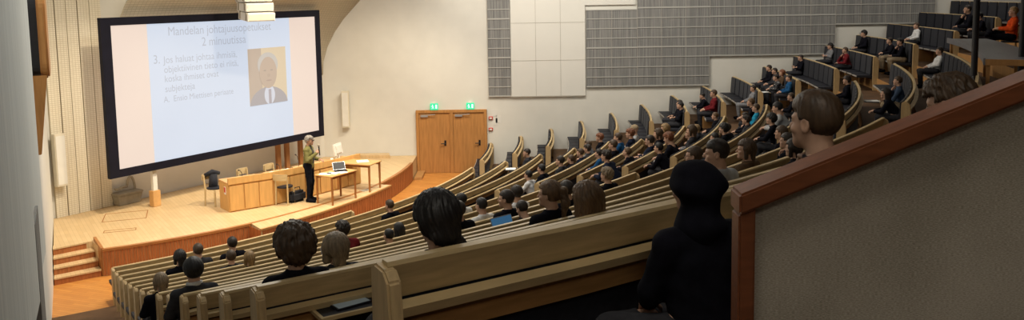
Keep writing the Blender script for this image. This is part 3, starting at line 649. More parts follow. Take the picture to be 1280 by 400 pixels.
for j in range(1, 18):
    o_ = ORD[j] + ' row up from the stage'
    if j <= 16:
        e_ = -32.0 if j == 1 else (-14.0 if j == 2 else MIDN)
        lb = {1: 'front row pale wood bench just below the stage', 2: 'long pale wood bench in the second row, running on to the right doors'}.get(j, 'curved pale wood bench by the left aisle, ' + o_)
        if j == 16: lb = 'nearest curved wood bench, its back rail crossing the foreground'
        bench(j, phi_end(RR(j)) if j != 15 else -56.6, e_, lb, seats=False)
    else:
        bench(j, -55.8, MIDN - 6, 'wood bench right behind the fabric-covered parapet', seats=False)
    if j in far_end: bench(j, MIDF, far_end[j], 'curved wood bench in the middle block between the aisles, ' + o_)
    if j >= 2: bench(j, -9.6, phi_rwall(RR(j), .06), 'short wood bench with black seats against the door wall, ' + o_)
# writing board folded out at the near bench, with tablet
q = onz(428, 378, 4.22)
r = thing('writing_board', 'black fold-out writing board with pale edge behind the second nearest bench', 'writing board', (q[0], q[1], 4.205), rad(-57.5) + PI / 2)
MB().box((-.17, -.15, 0), (.17, .15, .012)).build('board', M['blackm'], r); MB().box((-.17, -.17, -.008), (.17, -.15, .014)).box((-.19, -.17, -.008), (-.17, .15, .014)).build('edge_strip', M['birch'], r)
MB().box((-.15, .15, -.07), (-.11, .20, .0)).box((.11, .15, -.07), (.15, .20, 0)).build('hinge_arm', M['blackm'], r)
r = thing('tablet', 'tablet with a pale screen lying on the writing board', 'tablet', (q[0] + .035, q[1] - .0, 4.218), rad(-57.5) + PI / 2 + .12)
MB().box((-.115, -.085, 0), (.115, .085, .010)).build('body', M['blackm'], r, bevel=.004); MB().box((-.10, -.075, .010), (.10, .075, .0112)).build('display', mat('tablet_screen', (.25, .30, .32), .3, .4, noise=.05, emit=(.30, .36, .38), estr=.10), r)

# ------------------------------------------------------------------ parapet in the right foreground
YP = 2.05
def pp(u, v): q = ony(u, v, YP); return (q[0], q[2])
cor = [pp(924, 243), pp(1285, 98)]; sl_ = (cor[1][1] - cor[0][1]) / (cor[1][0] - cor[0][0])
x0p, z0p = cor[0]; x1p = x0p + 1.15; z1p = z0p + sl_ * 1.15; zb_ = 5.042
par = thing('parapet', 'foreground parapet with grey-beige woven fabric in a reddish wooden frame', 'parapet', (x0p, YP, zb_))
X1, Z0, Z1 = x1p - x0p, z0p - zb_, z1p - zb_; ct = .052
MB().add([(0, 0, 0), (.042, 0, 0), (.042, 0, Z0 - ct + .042 * sl_), (0, 0, Z0 - ct), (0, .07, 0), (.042, .07, 0), (.042, .07, Z0 - ct + .042 * sl_), (0, .07, Z0 - ct)], [(0, 1, 2, 3), (7, 6, 5, 4), (0, 4, 5, 1), (1, 5, 6, 2), (2, 6, 7, 3), (3, 7, 4, 0)]).build('frame_upright', M['frame'], par, bevel=.005)
MB().add([(0, -.008, Z0 - ct), (X1, -.008, Z1 - ct), (X1, -.008, Z1), (0, -.008, Z0), (0, .085, Z0 - ct), (X1, .085, Z1 - ct), (X1, .085, Z1), (0, .085, Z0)], [(0, 1, 2, 3), (7, 6, 5, 4), (0, 4, 5, 1), (1, 5, 6, 2), (2, 6, 7, 3), (3, 7, 4, 0)]).build('top_rail', M['frame'], par, bevel=.006)
MB().add([(.042, .035, 0), (X1, .035, 0), (X1, .035, Z1 - ct), (.042, .035, Z0 - ct + .042 * sl_), (.042, .06, 0), (X1, .06, 0), (X1, .06, Z1 - ct), (.042, .06, Z0 - ct + .042 * sl_)], [(0, 1, 2, 3), (7, 6, 5, 4), (0, 4, 5, 1), (1, 5, 6, 2), (2, 6, 7, 3), (3, 7, 4, 0)]).build('fabric_panel', M['fabric'], par)
# ------------------------------------------------------------------ long curved table at the top right, with black poles
zt_ = 4.70; R0t, R1t = 27.72, 28.55; a0t, a1t = -28.2, -15.2; org = pol((R0t + R1t) / 2, -21.5, ZF(15))
tb = thing('curved_table', 'long curved grey-topped table with wooden edge at the top right', 'table', org)
sweep([(0, zt_ - .03), (R1t - R0t, zt_ - .03), (R1t - R0t, zt_), (0, zt_)], a0t, a1t, R0t, org).build('tabletop', M['greytop'], tb)
for (nm, aa) in (('edge_board', (a0t - .12, a0t)), ): sweep([(0, zt_ - .10), (R1t - R0t, zt_ - .10), (R1t - R0t, zt_ + .004), (0, zt_ + .004)], aa[0], aa[1], R0t, org, .05).build(nm, M['riser'], tb)
sweep([(-.03, zt_ - .10), (0, zt_ - .10), (0, zt_ + .02), (-.03, zt_ + .02)], a0t - .12, a1t, R0t, org).build('rim', M['greytop'], tb)
for a in (a0t + .3, (a0t + a1t) / 2, a1t - .3):
    for rr in (R0t + .05, R1t - .05):
        q = pol(rr, a, ZF(15)) - org; MB().box((-.03, -.03, 0), (.03, .03, zt_ - .03 - ZF(15))).build('leg', M['riser'], tb, q, rad(a))
for (u, v, Y, lb) in [(1217.3, 95, 15.0, 'thin black pole standing at the left corner of the curved table'), (1276, 92, 15.2, 'black pole at the far right edge beside the curved table')]:
    q = ony(u, v, Y); R_ = math.hypot(q[0] - CX, q[1] - CY); jj = 14 if R_ < RR(14) + .06 else 15; zf = ZF(jj)
    r = thing('black_pole', lb, 'pole', (q[0], q[1], zf), 0, 'black poles'); MB().tube([(0, 0, .012), (0, 0, ZC - zf)], .055, 12).build('shaft', M['blackm'], r); MB().lathe([(.12, 0), (.12, .012), (.06, .02)], 16).build('base_plate', M['blackm'], r)
# ------------------------------------------------------------------ people: signed-distance figures meshed with surface nets
def rc(P, a, b, ra, rb):
    a = np.array(a, np.float32); b = np.array(b, np.float32); ba = b - a; pa = P - a
    h = np.clip((pa @ ba) / max(1e-9, float(ba @ ba)), 0, 1)
    return np.linalg.norm(pa - h[..., None] * ba, axis=-1) - (ra + (rb - ra) * h)
def el(P, c, r):
    q = (P - np.array(c, np.float32)); r = np.array(r, np.float32)
    k0 = np.linalg.norm(q / r, axis=-1); k1 = np.linalg.norm(q / (r * r), axis=-1) + 1e-9
    return k0 * (k0 - 1) / k1
def sm(a, b, k):
    h = np.maximum(k - np.abs(a - b), 0) / k; return np.minimum(a, b) - h * h * k * .25
def smx(a, b, k): return -sm(-a, -b, k)
def snet(fn, lo, hi, h):
    lo = np.array(lo, float); n = np.ceil((np.array(hi) - lo) / h).astype(int) + 1
    g = np.stack(np.meshgrid(*[lo[i] + h * np.arange(n[i]) for i in range(3)], indexing='ij'), -1).astype(np.float32)
    Fv = fn(g); S_ = Fv < 0; m = n - 1
    cs = [(i, j, k) for i in (0, 1) for j in (0, 1) for k in (0, 1)]
    sub = lambda A, c: A[c[0]:c[0] + m[0], c[1]:c[1] + m[1], c[2]:c[2] + m[2]]
    cnt = np.zeros(m); acc = np.zeros((*m, 3))
    for a in cs:
        for ax in range(3):
            if a[ax]: continue
            b = list(a); b[ax] = 1; fa, fb = sub(Fv, a), sub(Fv, b); cr = (fa < 0) != (fb < 0)
            t = np.where(cr, fa / np.where(cr, fa - fb, 1), 0); cnt += cr
            for d in range(3): acc[..., d] += np.where(cr, a[d] + (t if d == ax else 0), 0)
    act = cnt > 0; idx = -np.ones(m, int); idx[act] = np.arange(act.sum())
    ii = np.argwhere(act); V = (ii + acc[act] / cnt[act][:, None]) * h + lo
    fs = []
    for ax in range(3):
        o1, o2 = (ax + 1) % 3, (ax + 2) % 3
        A = np.take(S_, range(0, n[ax] - 1), ax); B = np.take(S_, range(1, n[ax]), ax); e = np.argwhere(A != B)
        e = e[(e[:, o1] > 0) & (e[:, o2] > 0) & (e[:, o1] < m[o1]) & (e[:, o2] < m[o2])]
        ins = A[tuple(e.T)]
        q = []
        for d1, d2 in ((1, 1), (0, 1), (0, 0), (1, 0)):
            c = e.copy(); c[:, o1] -= d1; c[:, o2] -= d2; q.append(idx[tuple(c.T)])
        q = np.stack(q, 1); q[~ins] = q[~ins][:, ::-1]; fs.append(q)
    return V, np.concatenate(fs)
def np_mesh(name, V, Fc, mats, mi=None):
    me = bpy.data.meshes.new(name); me.vertices.add(len(V)); me.vertices.foreach_set('co', np.asarray(V, np.float32).ravel())
    me.loops.add(Fc.size); me.loops.foreach_set('vertex_index', Fc.astype(np.int32).ravel())
    me.polygons.add(len(Fc)); me.polygons.foreach_set('loop_start', np.arange(0, Fc.size, 4, dtype=np.int32))
    for m in mats: me.materials.append(m)
    if mi is not None: me.polygons.foreach_set('material_index', mi.astype(np.int32))
    me.polygons.foreach_set('use_smooth', np.ones(len(Fc), bool)); me.update(calc_edges=True); me.validate(); return me
# --- head, facing +Y, centre at origin
def head_sdf(P):
    d = el(P, (0, -.014, .028), (.075, .094, .090))
    d = sm(d, el(P, (0, .028, -.045), (.058, .062, .068)), .04)
    d = sm(d, el(P, (0, .070, -.092), (.026, .022, .022)), .03)
    d = sm(d, el(P, (0, .066, .018), (.052, .022, .012)), .02)
    for s in (-1, 1):
        d = smx(d, -el(P, (s * .031, .092, .004), (.019, .014, .012)), .012)
        d = sm(d, el(P, (s * .031, .072, .004), (.014, .013, .011)), .004)
        d = sm(d, el(P, (s * .045, .060, -.030), (.018, .016, .014)), .02)
        e_ = el(P, (s * .078, -.008, -.005), (.010, .021, .034)); e_ = smx(e_, -el(P, (s * .087, -.004, -.003), (.007, .011, .020)), .006)
        d = sm(d, e_, .008)
    d = sm(d, rc(P, (0, .084, .004), (0, .104, -.026), .008, .0125), .012)
    d = sm(d, el(P, (0, .086, -.058), (.023, .010, .005)), .008); d = sm(d, el(P, (0, .083, -.068), (.020, .010, .006)), .007)
    return sm(d, rc(P, (0, -.022, -.07), (0, -.045, -.185), .054, .060), .03)
HV, HF = snet(head_sdf, (-.11, -.15, -.24), (.11, .14, .14), .0055)
hc = HV[HF].mean(1); HMI = np.zeros(len(HF), int)
for s in (-1, 1): HMI[(np.abs(hc[:, 0] - s * .031) < .012) & (np.abs(hc[:, 2] - .004) < .0055) & (hc[:, 1] > .07)] = 1
HMI[(np.abs(hc[:, 0]) < .024) & (hc[:, 2] < -.052) & (hc[:, 2] > -.074) & (hc[:, 1] > .078)] = 2
# --- hands, palm along +Y, back of hand +Z, thumb on +X side
def hand_sdf(grip):
    def f(P):
        d = el(P, (0, .045, 0), (.040, .050, .015)); d = sm(d, rc(P, (0, -.03, 0), (0, .02, 0), .026, .026), .03)
        for i, (x, L) in enumerate([(.030, .074), (.010, .082), (-.010, .077), (-.029, .060)]):
            c = [18, 40, 62] if not grip else [70, 150, 215]; p = np.array([x, .085, 0.]); 
            for k, fr in enumerate((.45, .32, .25)):
                a = rad(c[k]); q = p + np.array([x * .06 if not grip else 0, math.cos(a), -math.sin(a)]) * L * fr; d = np.minimum(d, rc(P, p, q, .0088 - .0008 * k, .0080 - .0008 * k)) if k else sm(d, rc(P, p, q, .009, .0085), .008); p = q
        t = [(.032, .015, -.004), (.058, .045, -.016), (.062, .075, -.026)] if not grip else [(.032, .015, -.006), (.046, .05, -.03), (.022, .078, -.05)]
        d = sm(d, rc(P, t[0], t[1], .013, .010), .012); return np.minimum(d, rc(P, t[1], t[2], .010, .008))
    return f
HANDS = [snet(hand_sdf(g), (-.06, -.07, -.10), (.09, .19, .04), .0045) for g in (0, 1)]
def place_hand(grip, side, w, fdir, up):
    V, Fc = HANDS[grip]; V = V.copy(); Fq = Fc
    if side < 0: pass
    else: V[:, 0] *= -1; Fq = Fc[:, ::-1]          # thumb points inward for both hands (palm down)
    y = np.array(fdir, float); y /= np.linalg.norm(y); z = np.array(up, float); z -= y * (z @ y); z /= np.linalg.norm(z); x = np.cross(y, z)
    return V @ np.stack([x, y, z]) + np.array(w), Fq
def rotx(p, deg, piv=(0, 0, .53)):
    a = rad(deg); p = np.array(p, float) - piv; return np.array([p[0], p[1] * math.cos(a) + p[2] * math.sin(a), -p[1] * math.sin(a) + p[2] * math.cos(a)]) + piv
# pose: lean (deg, forward +), elbows/wrists, knees/ankles; local frame: +Y forward, +X right hand, seat top .46
POSES = {
 'upright': dict(lean=-2, el=[(-.24, .02, .74), (.24, .02, .74)], wr=[(-.11, .26, .665), (.11, .28, .665)]),
 'writing': dict(lean=20, el=[(-.27, .24, .74), (.27, .24, .74)], wr=[(-.10, .42, .70), (.08, .44, .70)]),
 'crossed': dict(lean=-8, el=[(-.25, .02, .74), (.25, .02, .74)], wr=[(.03, .17, .80), (-.04, .20, .775)]),
 'chin': dict(lean=12, el=[(-.26, .20, .70), (.20, .30, .72)], wr=[(-.05, .38, .68), (.07, .235, .925)], chin=1),
 'recline': dict(lean=-14, el=[(-.25, -.04, .74), (.25, -.04, .74)], wr=[(-.07, .22, .665), (.07, .22, .665)]),
 'hunched': dict(lean=36, el=[(-.22, .34, .68), (.22, .34, .68)], wr=[(-.06, .52, .66), (.06, .53, .66)]),
 'legcross': dict(lean=-6, el=[(-.24, .02, .74), (.24, .02, .74)], wr=[(-.06, .27, .74), (.08, .27, .74)], kn=[(-.12, .42, .53), (.10, .46, .66)], an=[(-.12, .40, .09), (-.26, .52, .62)], to=[(-.14, .54, .035), (-.38, .60, .58)]),
}
POSES['floor'] = dict(lean=8, el=[(-.195, .12, .72), (.195, .12, .72)], wr=[(-.12, .25, .62), (.12, .25, .62)], kn=[(-.33, .24, .535), (.33, .24, .535)], an=[(.06, .36, .50), (-.06, .28, .50)], to=[(.18, .38, .48), (-.18, .30, .48)])
POSES['stand'] = dict(stand=True, lean=3, el=[(-.25, .02, 1.08), (.26, .06, 1.10)], wr=[(-.13, .24, 1.06), (.09, .255, 1.27)], kn=[(-.10, .02, .50), (.10, .03, .50)], an=[(-.10, -.02, .09), (.11, .0, .09)], to=[(-.13, .14, .035), (.14, .16, .035)], mic=1, front=1)
BODY = {}
def wr_noise(P, s=1.0): return .004 * s * (np.sin(P[..., 2] * 55 + 6 * np.sin(P[..., 0] * 9)) * .6 + np.sin(P[..., 0] * 38 + P[..., 1] * 47) * .5)
def body(name):
    if name in BODY: return BODY[name]
    p = POSES[name]; stand = p.get('stand', False); piv = (0, 0, .53) if not stand else (0, 0, .93); o = piv[2] - .53
    L = lambda q: rotx((q[0], q[1], q[2] + o), p['lean'], piv)
    neck = L((0, -.02, 1.01)); chest = L((0, .0, .86)); waist = L((0, .0, .70)); pel = np.array([0, -.01, .55 + o])
    sh = [L((s * .168, -.02, .945)) for s in (-1, 1)]
    kn = p.get('kn', [(-.12, .43, .53), (.12, .43, .53)]); an = p.get('an', [(-.12, .40, .09), (.12, .40, .09)]); to = p.get('to', [(-.14, .54, .035), (.14, .54, .035)])
    hp = [(s * .09, .0, .54 + o) for s in (-1, 1)]
    def torso(P):
        d = sm(el(P, pel, (.165, .115, .105)), rc(P, pel, waist, .10, .105), .08)
        for s in (-1, 1): d = sm(d, rc(P, waist + np.array([s * .045, 0, 0]), chest + np.array([s * .068, 0, 0]), .10, .098), .05)
        d = sm(d, rc(P, sh[0], sh[1], .050, .050), .035)
        for s in (0, 1): d = sm(d, rc(P, neck + np.array([0, -.01, -.01]), sh[s], .044, .046), .02)
        return sm(d, rc(P, chest, neck, .075, .052), .04)
    def arm(P, i): return sm(rc(P, sh[i], p['el'][i], .050, .041), rc(P, p['el'][i], p['wr'][i], .042, .029), .02)
    def leg(P, i): return sm(rc(P, hp[i], kn[i], .088, .060), rc(P, kn[i], an[i], .058, .040), .03)
    def foot(P, i): 
        a = np.array(an[i]); t = np.array(to[i]); heel = a + (a - t) * .25; heel[2] = a[2] - .045; return sm(rc(P, heel, t, .036, .034), rc(P, a, (heel + t) / 2, .040, .036), .03)
    def whole(P):
        d = torso(P)
        for i in (0, 1): d = sm(d, arm(P, i), .025); d = sm(d, leg(P, i), .05); d = sm(d, foot(P, i), .02)
        return d
    pts = np.array([neck, pel, *sh, *p['el'], *p['wr'], *kn, *an, *to]); lo = pts.min(0) - .16; hi = pts.max(0) + .16; lo[2] = max(lo[2], -.02)
    V, Fc = snet(whole, lo, hi, .0145)
    for i in (0, 1):
        w = np.array(p['wr'][i]); fd = w - np.array(p['el'][i]); up = (0, 0, 1)
        if p.get('chin') and i == 1: up = (.3, 1, .2); fd = np.array([-.2, -.35, .9])
        if p.get('mic') and i == 1: up = (.7, .6, .3); fd = np.array([-.55, .35, .5])
        hv, hf = place_hand(1 if (p.get('chin') or p.get('mic')) and i == 1 else 0, 1 if i else -1, w, fd, up)
        Fc = np.concatenate([Fc, hf + len(V)]); V = np.concatenate([V, hv])
    def top(P):
        d = torso(P) - .012
        for i in (0, 1): d = sm(d, arm(P, i) - .013, .025)
        cut = el(P, neck + np.array([0, .012, .05]), (.062, .062, .06)); d = smx(d, -cut, .015)
        for i in (0, 1):
            w = np.array(p['wr'][i]); e = np.array(p['el'][i]); f = (w - e) / np.linalg.norm(w - e); d = smx(d, np.where((np.linalg.norm(P - w, axis=-1) < .12), (P - w) @ f.astype(np.float32) + .0, -1), .006)
        return d + wr_noise(P)
    def trs(P):
        d = el(P, pel, (.172, .122, .100)) - .004
        for i in (0, 1): d = sm(d, leg(P, i) - .010, .05); d = smx(d, np.where(np.linalg.norm(P - np.array(an[i]), axis=-1) < .1, -(P - np.array(an[i])) @ ((np.array(kn[i]) - np.array(an[i])) / np.linalg.norm(np.array(kn[i]) - np.array(an[i]))).astype(np.float32) + .01, -1), .005)
        return d + wr_noise(P)
    fro = None
    if p.get('front'):
        def fr_(P): return smx(smx(smx(torso(P) - .018, np.abs(P[..., 0]) - .048, .01), -(P[..., 1] - .02), .01), (piv[2] + .06) - P[..., 2], .01)
        fro = np_mesh('shirt_front', *snet(fr_, lo, hi, .011), [M['blackfab']])
    ret = dict(front=fro, V=V, F=Fc, neck=neck, up=L((0, 0, 2)) - L((0, 0, 1)), top=np_mesh('top', *snet(top, lo, hi, .0145), [None]), trs=np_mesh('trousers', *snet(trs, lo, hi, .016), [None]), shoes=[np_mesh('shoe', *snet(lambda P: foot(P, i) - .008, np.array(an[i]) - .3, np.array(an[i]) + .3, .014), [M['blackfab']]) for i in (0, 1)])
    for k in ('top', 'trs'): ret[k].materials.clear(); ret[k].materials.append(M['blackfab'])
    BODY[name] = ret; return ret
# --- hair styles (head frame)
def strand(P, k=1.0, seed=0):
    an = np.arctan2(P[..., 0], -P[..., 1] + .01)
    return k * (.0022 * np.sin(an * 41 + 7 * np.sin(P[..., 2] * 22 + seed)) + .0016 * np.sin(an * 23 + P[..., 2] * 40 + seed))
def cap_hair(P, th, hl=.052, nape=-.055):
    d = el(P, (0, -.016, .032), (.075 + th, .094 + th, .090 + th))
    face = np.maximum(-(P[..., 1] - .028), P[..., 2] - hl)                 # cut away face below the hairline
    face2 = np.maximum(-(P[..., 1] + .022), P[..., 2] - .012)              # around the ears
    d = smx(d, -face, .010); d = smx(d, -face2, .010); return smx(d, -(P[..., 2] - nape), .012)
def H_short(P): return cap_hair(P, .011, .052, -.078) + strand(P, .8)
def H_fade(P): return sm(cap_hair(P, .0045, .06, -.085), el(P, (0, -.006, .064), (.070, .090, .066)), .02) + strand(P, .5)
def H_bald(P): return cap_hair(P, .0035, .065, -.07) + strand(P, .3)
def H_messy(P):
    d = cap_hair(P, .020, .050, -.075); d = sm(d, el(P, (.01, .045, .082), (.065, .045, .038)), .03)
    return d + .006 * np.sin(P[..., 0] * 75 + 3 * np.sin(P[..., 2] * 40)) * np.sin(P[..., 1] * 60 + 2 * np.sin(P[..., 0] * 50)) + strand(P, 1.6)
def H_curly(P): return cap_hair(P, .030, .048, -.07) + .007 * np.sin(P[..., 0] * 110) * np.sin(P[..., 1] * 110) * np.sin(P[..., 2] * 110 + 1)
def H_bob(P):
    d = cap_hair(P, .018, .055, -.02)
    for s in (-1, 1): d = sm(d, rc(P, (s * .070, -.01, .02), (s * .070, -.005, -.085), .028, .026), .03)
    d = sm(d, rc(P, (0, -.075, .0), (0, -.072, -.095), .050, .046), .04); return d + strand(P, 1.3)
def H_long(P):
    d = cap_hair(P, .018, .058, -.02)
    for s in (-1, 1): d = sm(d, rc(P, (s * .068, -.02, .02), (s * .080, -.035, -.20), .030, .030), .035)
    d = sm(d, rc(P, (0, -.078, .02), (0, -.098, -.25), .052, .042), .045)
    for s in (-1, 1): d = sm(d, rc(P, (s * .04, -.075, .0), (s * .055, -.090, -.26), .045, .034), .04)
    return d + strand(P, 1.5)
def H_pony(P):
    d = cap_hair(P, .011, .06, -.05); d = sm(d, rc(P, (0, -.105, .055), (0, -.135, .05), .022, .024), .015)
    d = sm(d, rc(P, (0, -.135, .05), (.0, -.150, -.06), .030, .036), .02); d = sm(d, rc(P, (0, -.150, -.06), (0, -.128, -.20), .035, .014), .02); return d + strand(P, 1.2)
def H_bun(P):
    d = cap_hair(P, .026, .056, -.085); d = sm(d, el(P, (0, -.09, -.055), (.062, .04, .045)), .04)
    for i in range(7): d = sm(d, rc(P, (.02 + .006 * i, -.10, -.07), (.05 + .012 * i, -.105 - .006 * (i % 3), -.125 - .012 * (i % 4)), .010, .004), .012)
    return d + strand(P, 1.2)
def H_beanie(P): return smx(el(P, (0, -.016, .034), (.094, .112, .112)), -(P[..., 2] - .030 + .25 * np.minimum(P[..., 1], .0)), .012) + .0012 * np.sin(np.arctan2(P[..., 0], P[..., 1]) * 60)
def H_hood(P):
    d = el(P, (0, -.020, .035), (.112, .122, .098)); d = smx(d, -el(P, (0, .125, -.02), (.072, .10, .10)), .02)
    d = sm(d, el(P, (0, -.060, .015), (.125, .075, .050)), .04); d = sm(d, el(P, (0, -.05, -.15), (.125, .10, .060)), .05); d = sm(d, rc(P, (0, -.045, -.03), (0, -.045, -.16), .078, .095), .03); return d + .003 * np.sin(P[..., 2] * 60 + P[..., 0] * 25)
HS = {}
SPEC = dict(short=(H_short, -.12), fade=(H_fade, -.1), bald=(H_bald, -.1), messy=(H_messy, -.14), curly=(H_curly, -.15), bob=(H_bob, -.2), long=(H_long, -.34), pony=(H_pony, -.25), bun=(H_bun, -.22), beanie=(H_beanie, -.1), hood=(H_hood, -.26))
def hair_mesh(st):
    if st not in HS:
        f, zl = SPEC[st]; me = np_mesh('hair', *snet(f, (-.2, -.22, zl), (.2, .15, .17), .0062), [M['blackfab']]); HS[st] = me
    return HS[st]
def cmat(kind, name, col):
    k = kind + '_' + name
    if k in M: return M[k]
    if kind == 'hair':
        m = mat(k, col, .5, .4, noise=.4, nscale=45, stretch=(1, 1, .12), bump=.3)
    elif kind == 'skin': m = mat(k, col, .55, .35, noise=.06, nscale=25)
    else: m = mat(k, col, .9, .06, noise=.16, nscale=22, bump=.25)
    M[k] = m; return m
def plaid():
    m = brickmat('plaid_cloth', (.30, .30, .30), (.05, .05, .055), (.012, .012, .015), 1, .07, .06, .014, rot=(PI / 2, 0, 0), rough=.85); return m
M['cloth_plaid'] = plaid()
SK = {'light': (.50, .30, .21), 'pale': (.55, .36, .26), 'tan': (.40, .22, .14)}
HC = {'black': (.010, .008, .008), 'dark': (.022, .014, .010), 'brown': (.060, .035, .019), 'lbrown': (.115, .066, .033), 'blond': (.26, .165, .075), 'ash': (.20, .145, .09), 'grey': (.22, .20, .18), 'red': (.16, .055, .022)}
CC = {'black': (.007, .007, .011), 'navy': (.012, .016, .032), 'white': (.60, .60, .60), 'grey': (.19, .19, .20), 'lgrey': (.36, .37, .38), 'blue': (.015, .07, .17), 'teal': (.02, .22, .36), 'dred': (.13, .014, .018), 'orange': (.62, .075, .015), 'charcoal': (.035, .035, .04), 'denim': (.04, .06, .10), 'brownc': (.08, .05, .03), 'beige': (.30, .23, .15), 'olive': (.15, .135, .05)}
M['eye'] = mat('eye_dark', (.03, .02, .015), .3, .5, noise=.1, nscale=50); M['lip'] = mat('lip_skin', (.36, .16, .12), .5, .3, noise=.05, nscale=50)
def slotmat_obj(o, m):
    o.material_slots[0].link = 'OBJECT'; o.material_slots[0].material = m
def person(label, loc, face, pose='upright', scale=.9, yaw=0, pitch=0, hair='short', hc='dark', top='black', trs='charcoal', skin='light', group='people in the benches', hood=False, glasses=False, topname='sweater', name='person', hs=None, collar=None):
    B = body(pose); nk = B['neck']
    hm = Matrix.Translation(Vector(nk + np.array([0, .035, .155]) * 1.0)) @ Matrix.Rotation(rad(yaw), 4, 'Z') @ Matrix.Rotation(rad(-pitch), 4, 'X')
    R3 = np.array(hm.to_3x3()); hv = HV @ R3.T + np.array(hm.translation)
    V = np.concatenate([B['V'], hv]); Fc = np.concatenate([B['F'], HF + len(B['V'])]); mi = np.concatenate([np.zeros(len(B['F']), int), HMI])
    me = np_mesh(name, V, Fc, [cmat('skin', skin, SK[skin]), M['eye'], M['lip']], mi)
    o = link(name, me, None, loc, face); o.scale = (scale,) * 3; tag(o, label, 'person', group)
    h = link('hat' if hair == 'beanie' else ('hood' if hair == 'hood' else 'hair'), hair_mesh(hair), o)
    h.matrix_local = hm @ Matrix.Diagonal((*(hs or (1, 1, 1)), 1)); slotmat_obj(h, cmat('hair', hc, HC[hc]) if hair not in ('hood', 'beanie') else cmat('cloth', hc, CC[hc]))
    t = link(topname, B['top'], o); slotmat_obj(t, cmat('cloth', top, CC[top]) if top != 'plaid' else M['cloth_plaid'])
    t = link('trousers', B['trs'], o); slotmat_obj(t, cmat('cloth', trs, CC[trs]))
    for sh_ in B['shoes']: t = link('shoe', sh_, o); slotmat_obj(t, cmat('cloth', 'black', CC['black']))
    if collar:
        b = MB(); n_ = 20; c_ = nk + np.array([0, .015, .015]); vs = []
        for k in range(n_ + 1):
            t = 2 * PI * k / n_
            for (rr, zz) in ((.060, -.02), (.070, .035), (.078, .030), (.082, -.025)): vs.append((c_[0] + rr * math.sin(t), c_[1] + rr * math.cos(t), c_[2] + zz - .015 * math.cos(t)))
        b.add(vs, [(4 * k + j, 4 * k + (j + 1) % 4, 4 * k + 4 + (j + 1) % 4, 4 * k + 4 + j) for k in range(n_) for j in range(4)]); b.build('collar', cmat('cloth', collar, CC[collar]), o, smooth=True)
    if glasses:
        b = MB()
        for s in (-1, 1): b.tube([(s * .031 + .021 * math.cos(a), .102, .004 + .016 * math.sin(a)) for a in np.linspace(0, 2 * PI, 13)], .0022, 5); b.tube([(s * .052, .10, .008), (s * .080, .06, .008), (s * .082, -.005, .004)], .0022, 5)
        b.tube([(-.011, .104, .008), (.011, .104, .008)], .0022, 5); g = b.build('glasses', M['blackm'], o); g.matrix_local = hm
    return o, hm
SEATTOP = .46
def head_of(pose): return body(pose)['neck'] + np.array([0, .035, .155])
def seat_person(u, v, row, phi, label, pose='upright', rot=0, **kw):
    """person on the seat of a row; phi (angle along the row) is solved from u when not given; the figure's size settles the head height"""
    hl = head_of(pose); f = lambda a: pol(RR(row) - .21 - hl[1] * .92, a, ZF(row) + .422 - .41 + hl[2] * .92)
    a = phi
    if a is None:
        a = min((x for x in np.arange(-60, -34 if u < 0 else 1.5, .05) if f(x)[1] > .5), key=lambda x: abs(proj(f(x))[0] - u))
    pu, pv = proj(f(a)); D = math.hypot(*pol(RR(row), a)[:2]); want = (v - pv) * D / F
    sc = min(1.0, max(.78, .92 - want / (hl[2] - .445)))
    loc = pol(RR(row) - .21, a, ZF(row) + .422 - .445 * sc)
    kw.setdefault('scale', sc); PL.append((row, round(a, 1), 'px', u, v, 'err', round(pu - u), round(pv + (.92 - sc) * (hl[2] - .445) * F / D - v), round(sc, 2), label[:50]))
    return person(label, loc, rad(a) + PI / 2 + rad(rot), pose, **kw)
PL = []
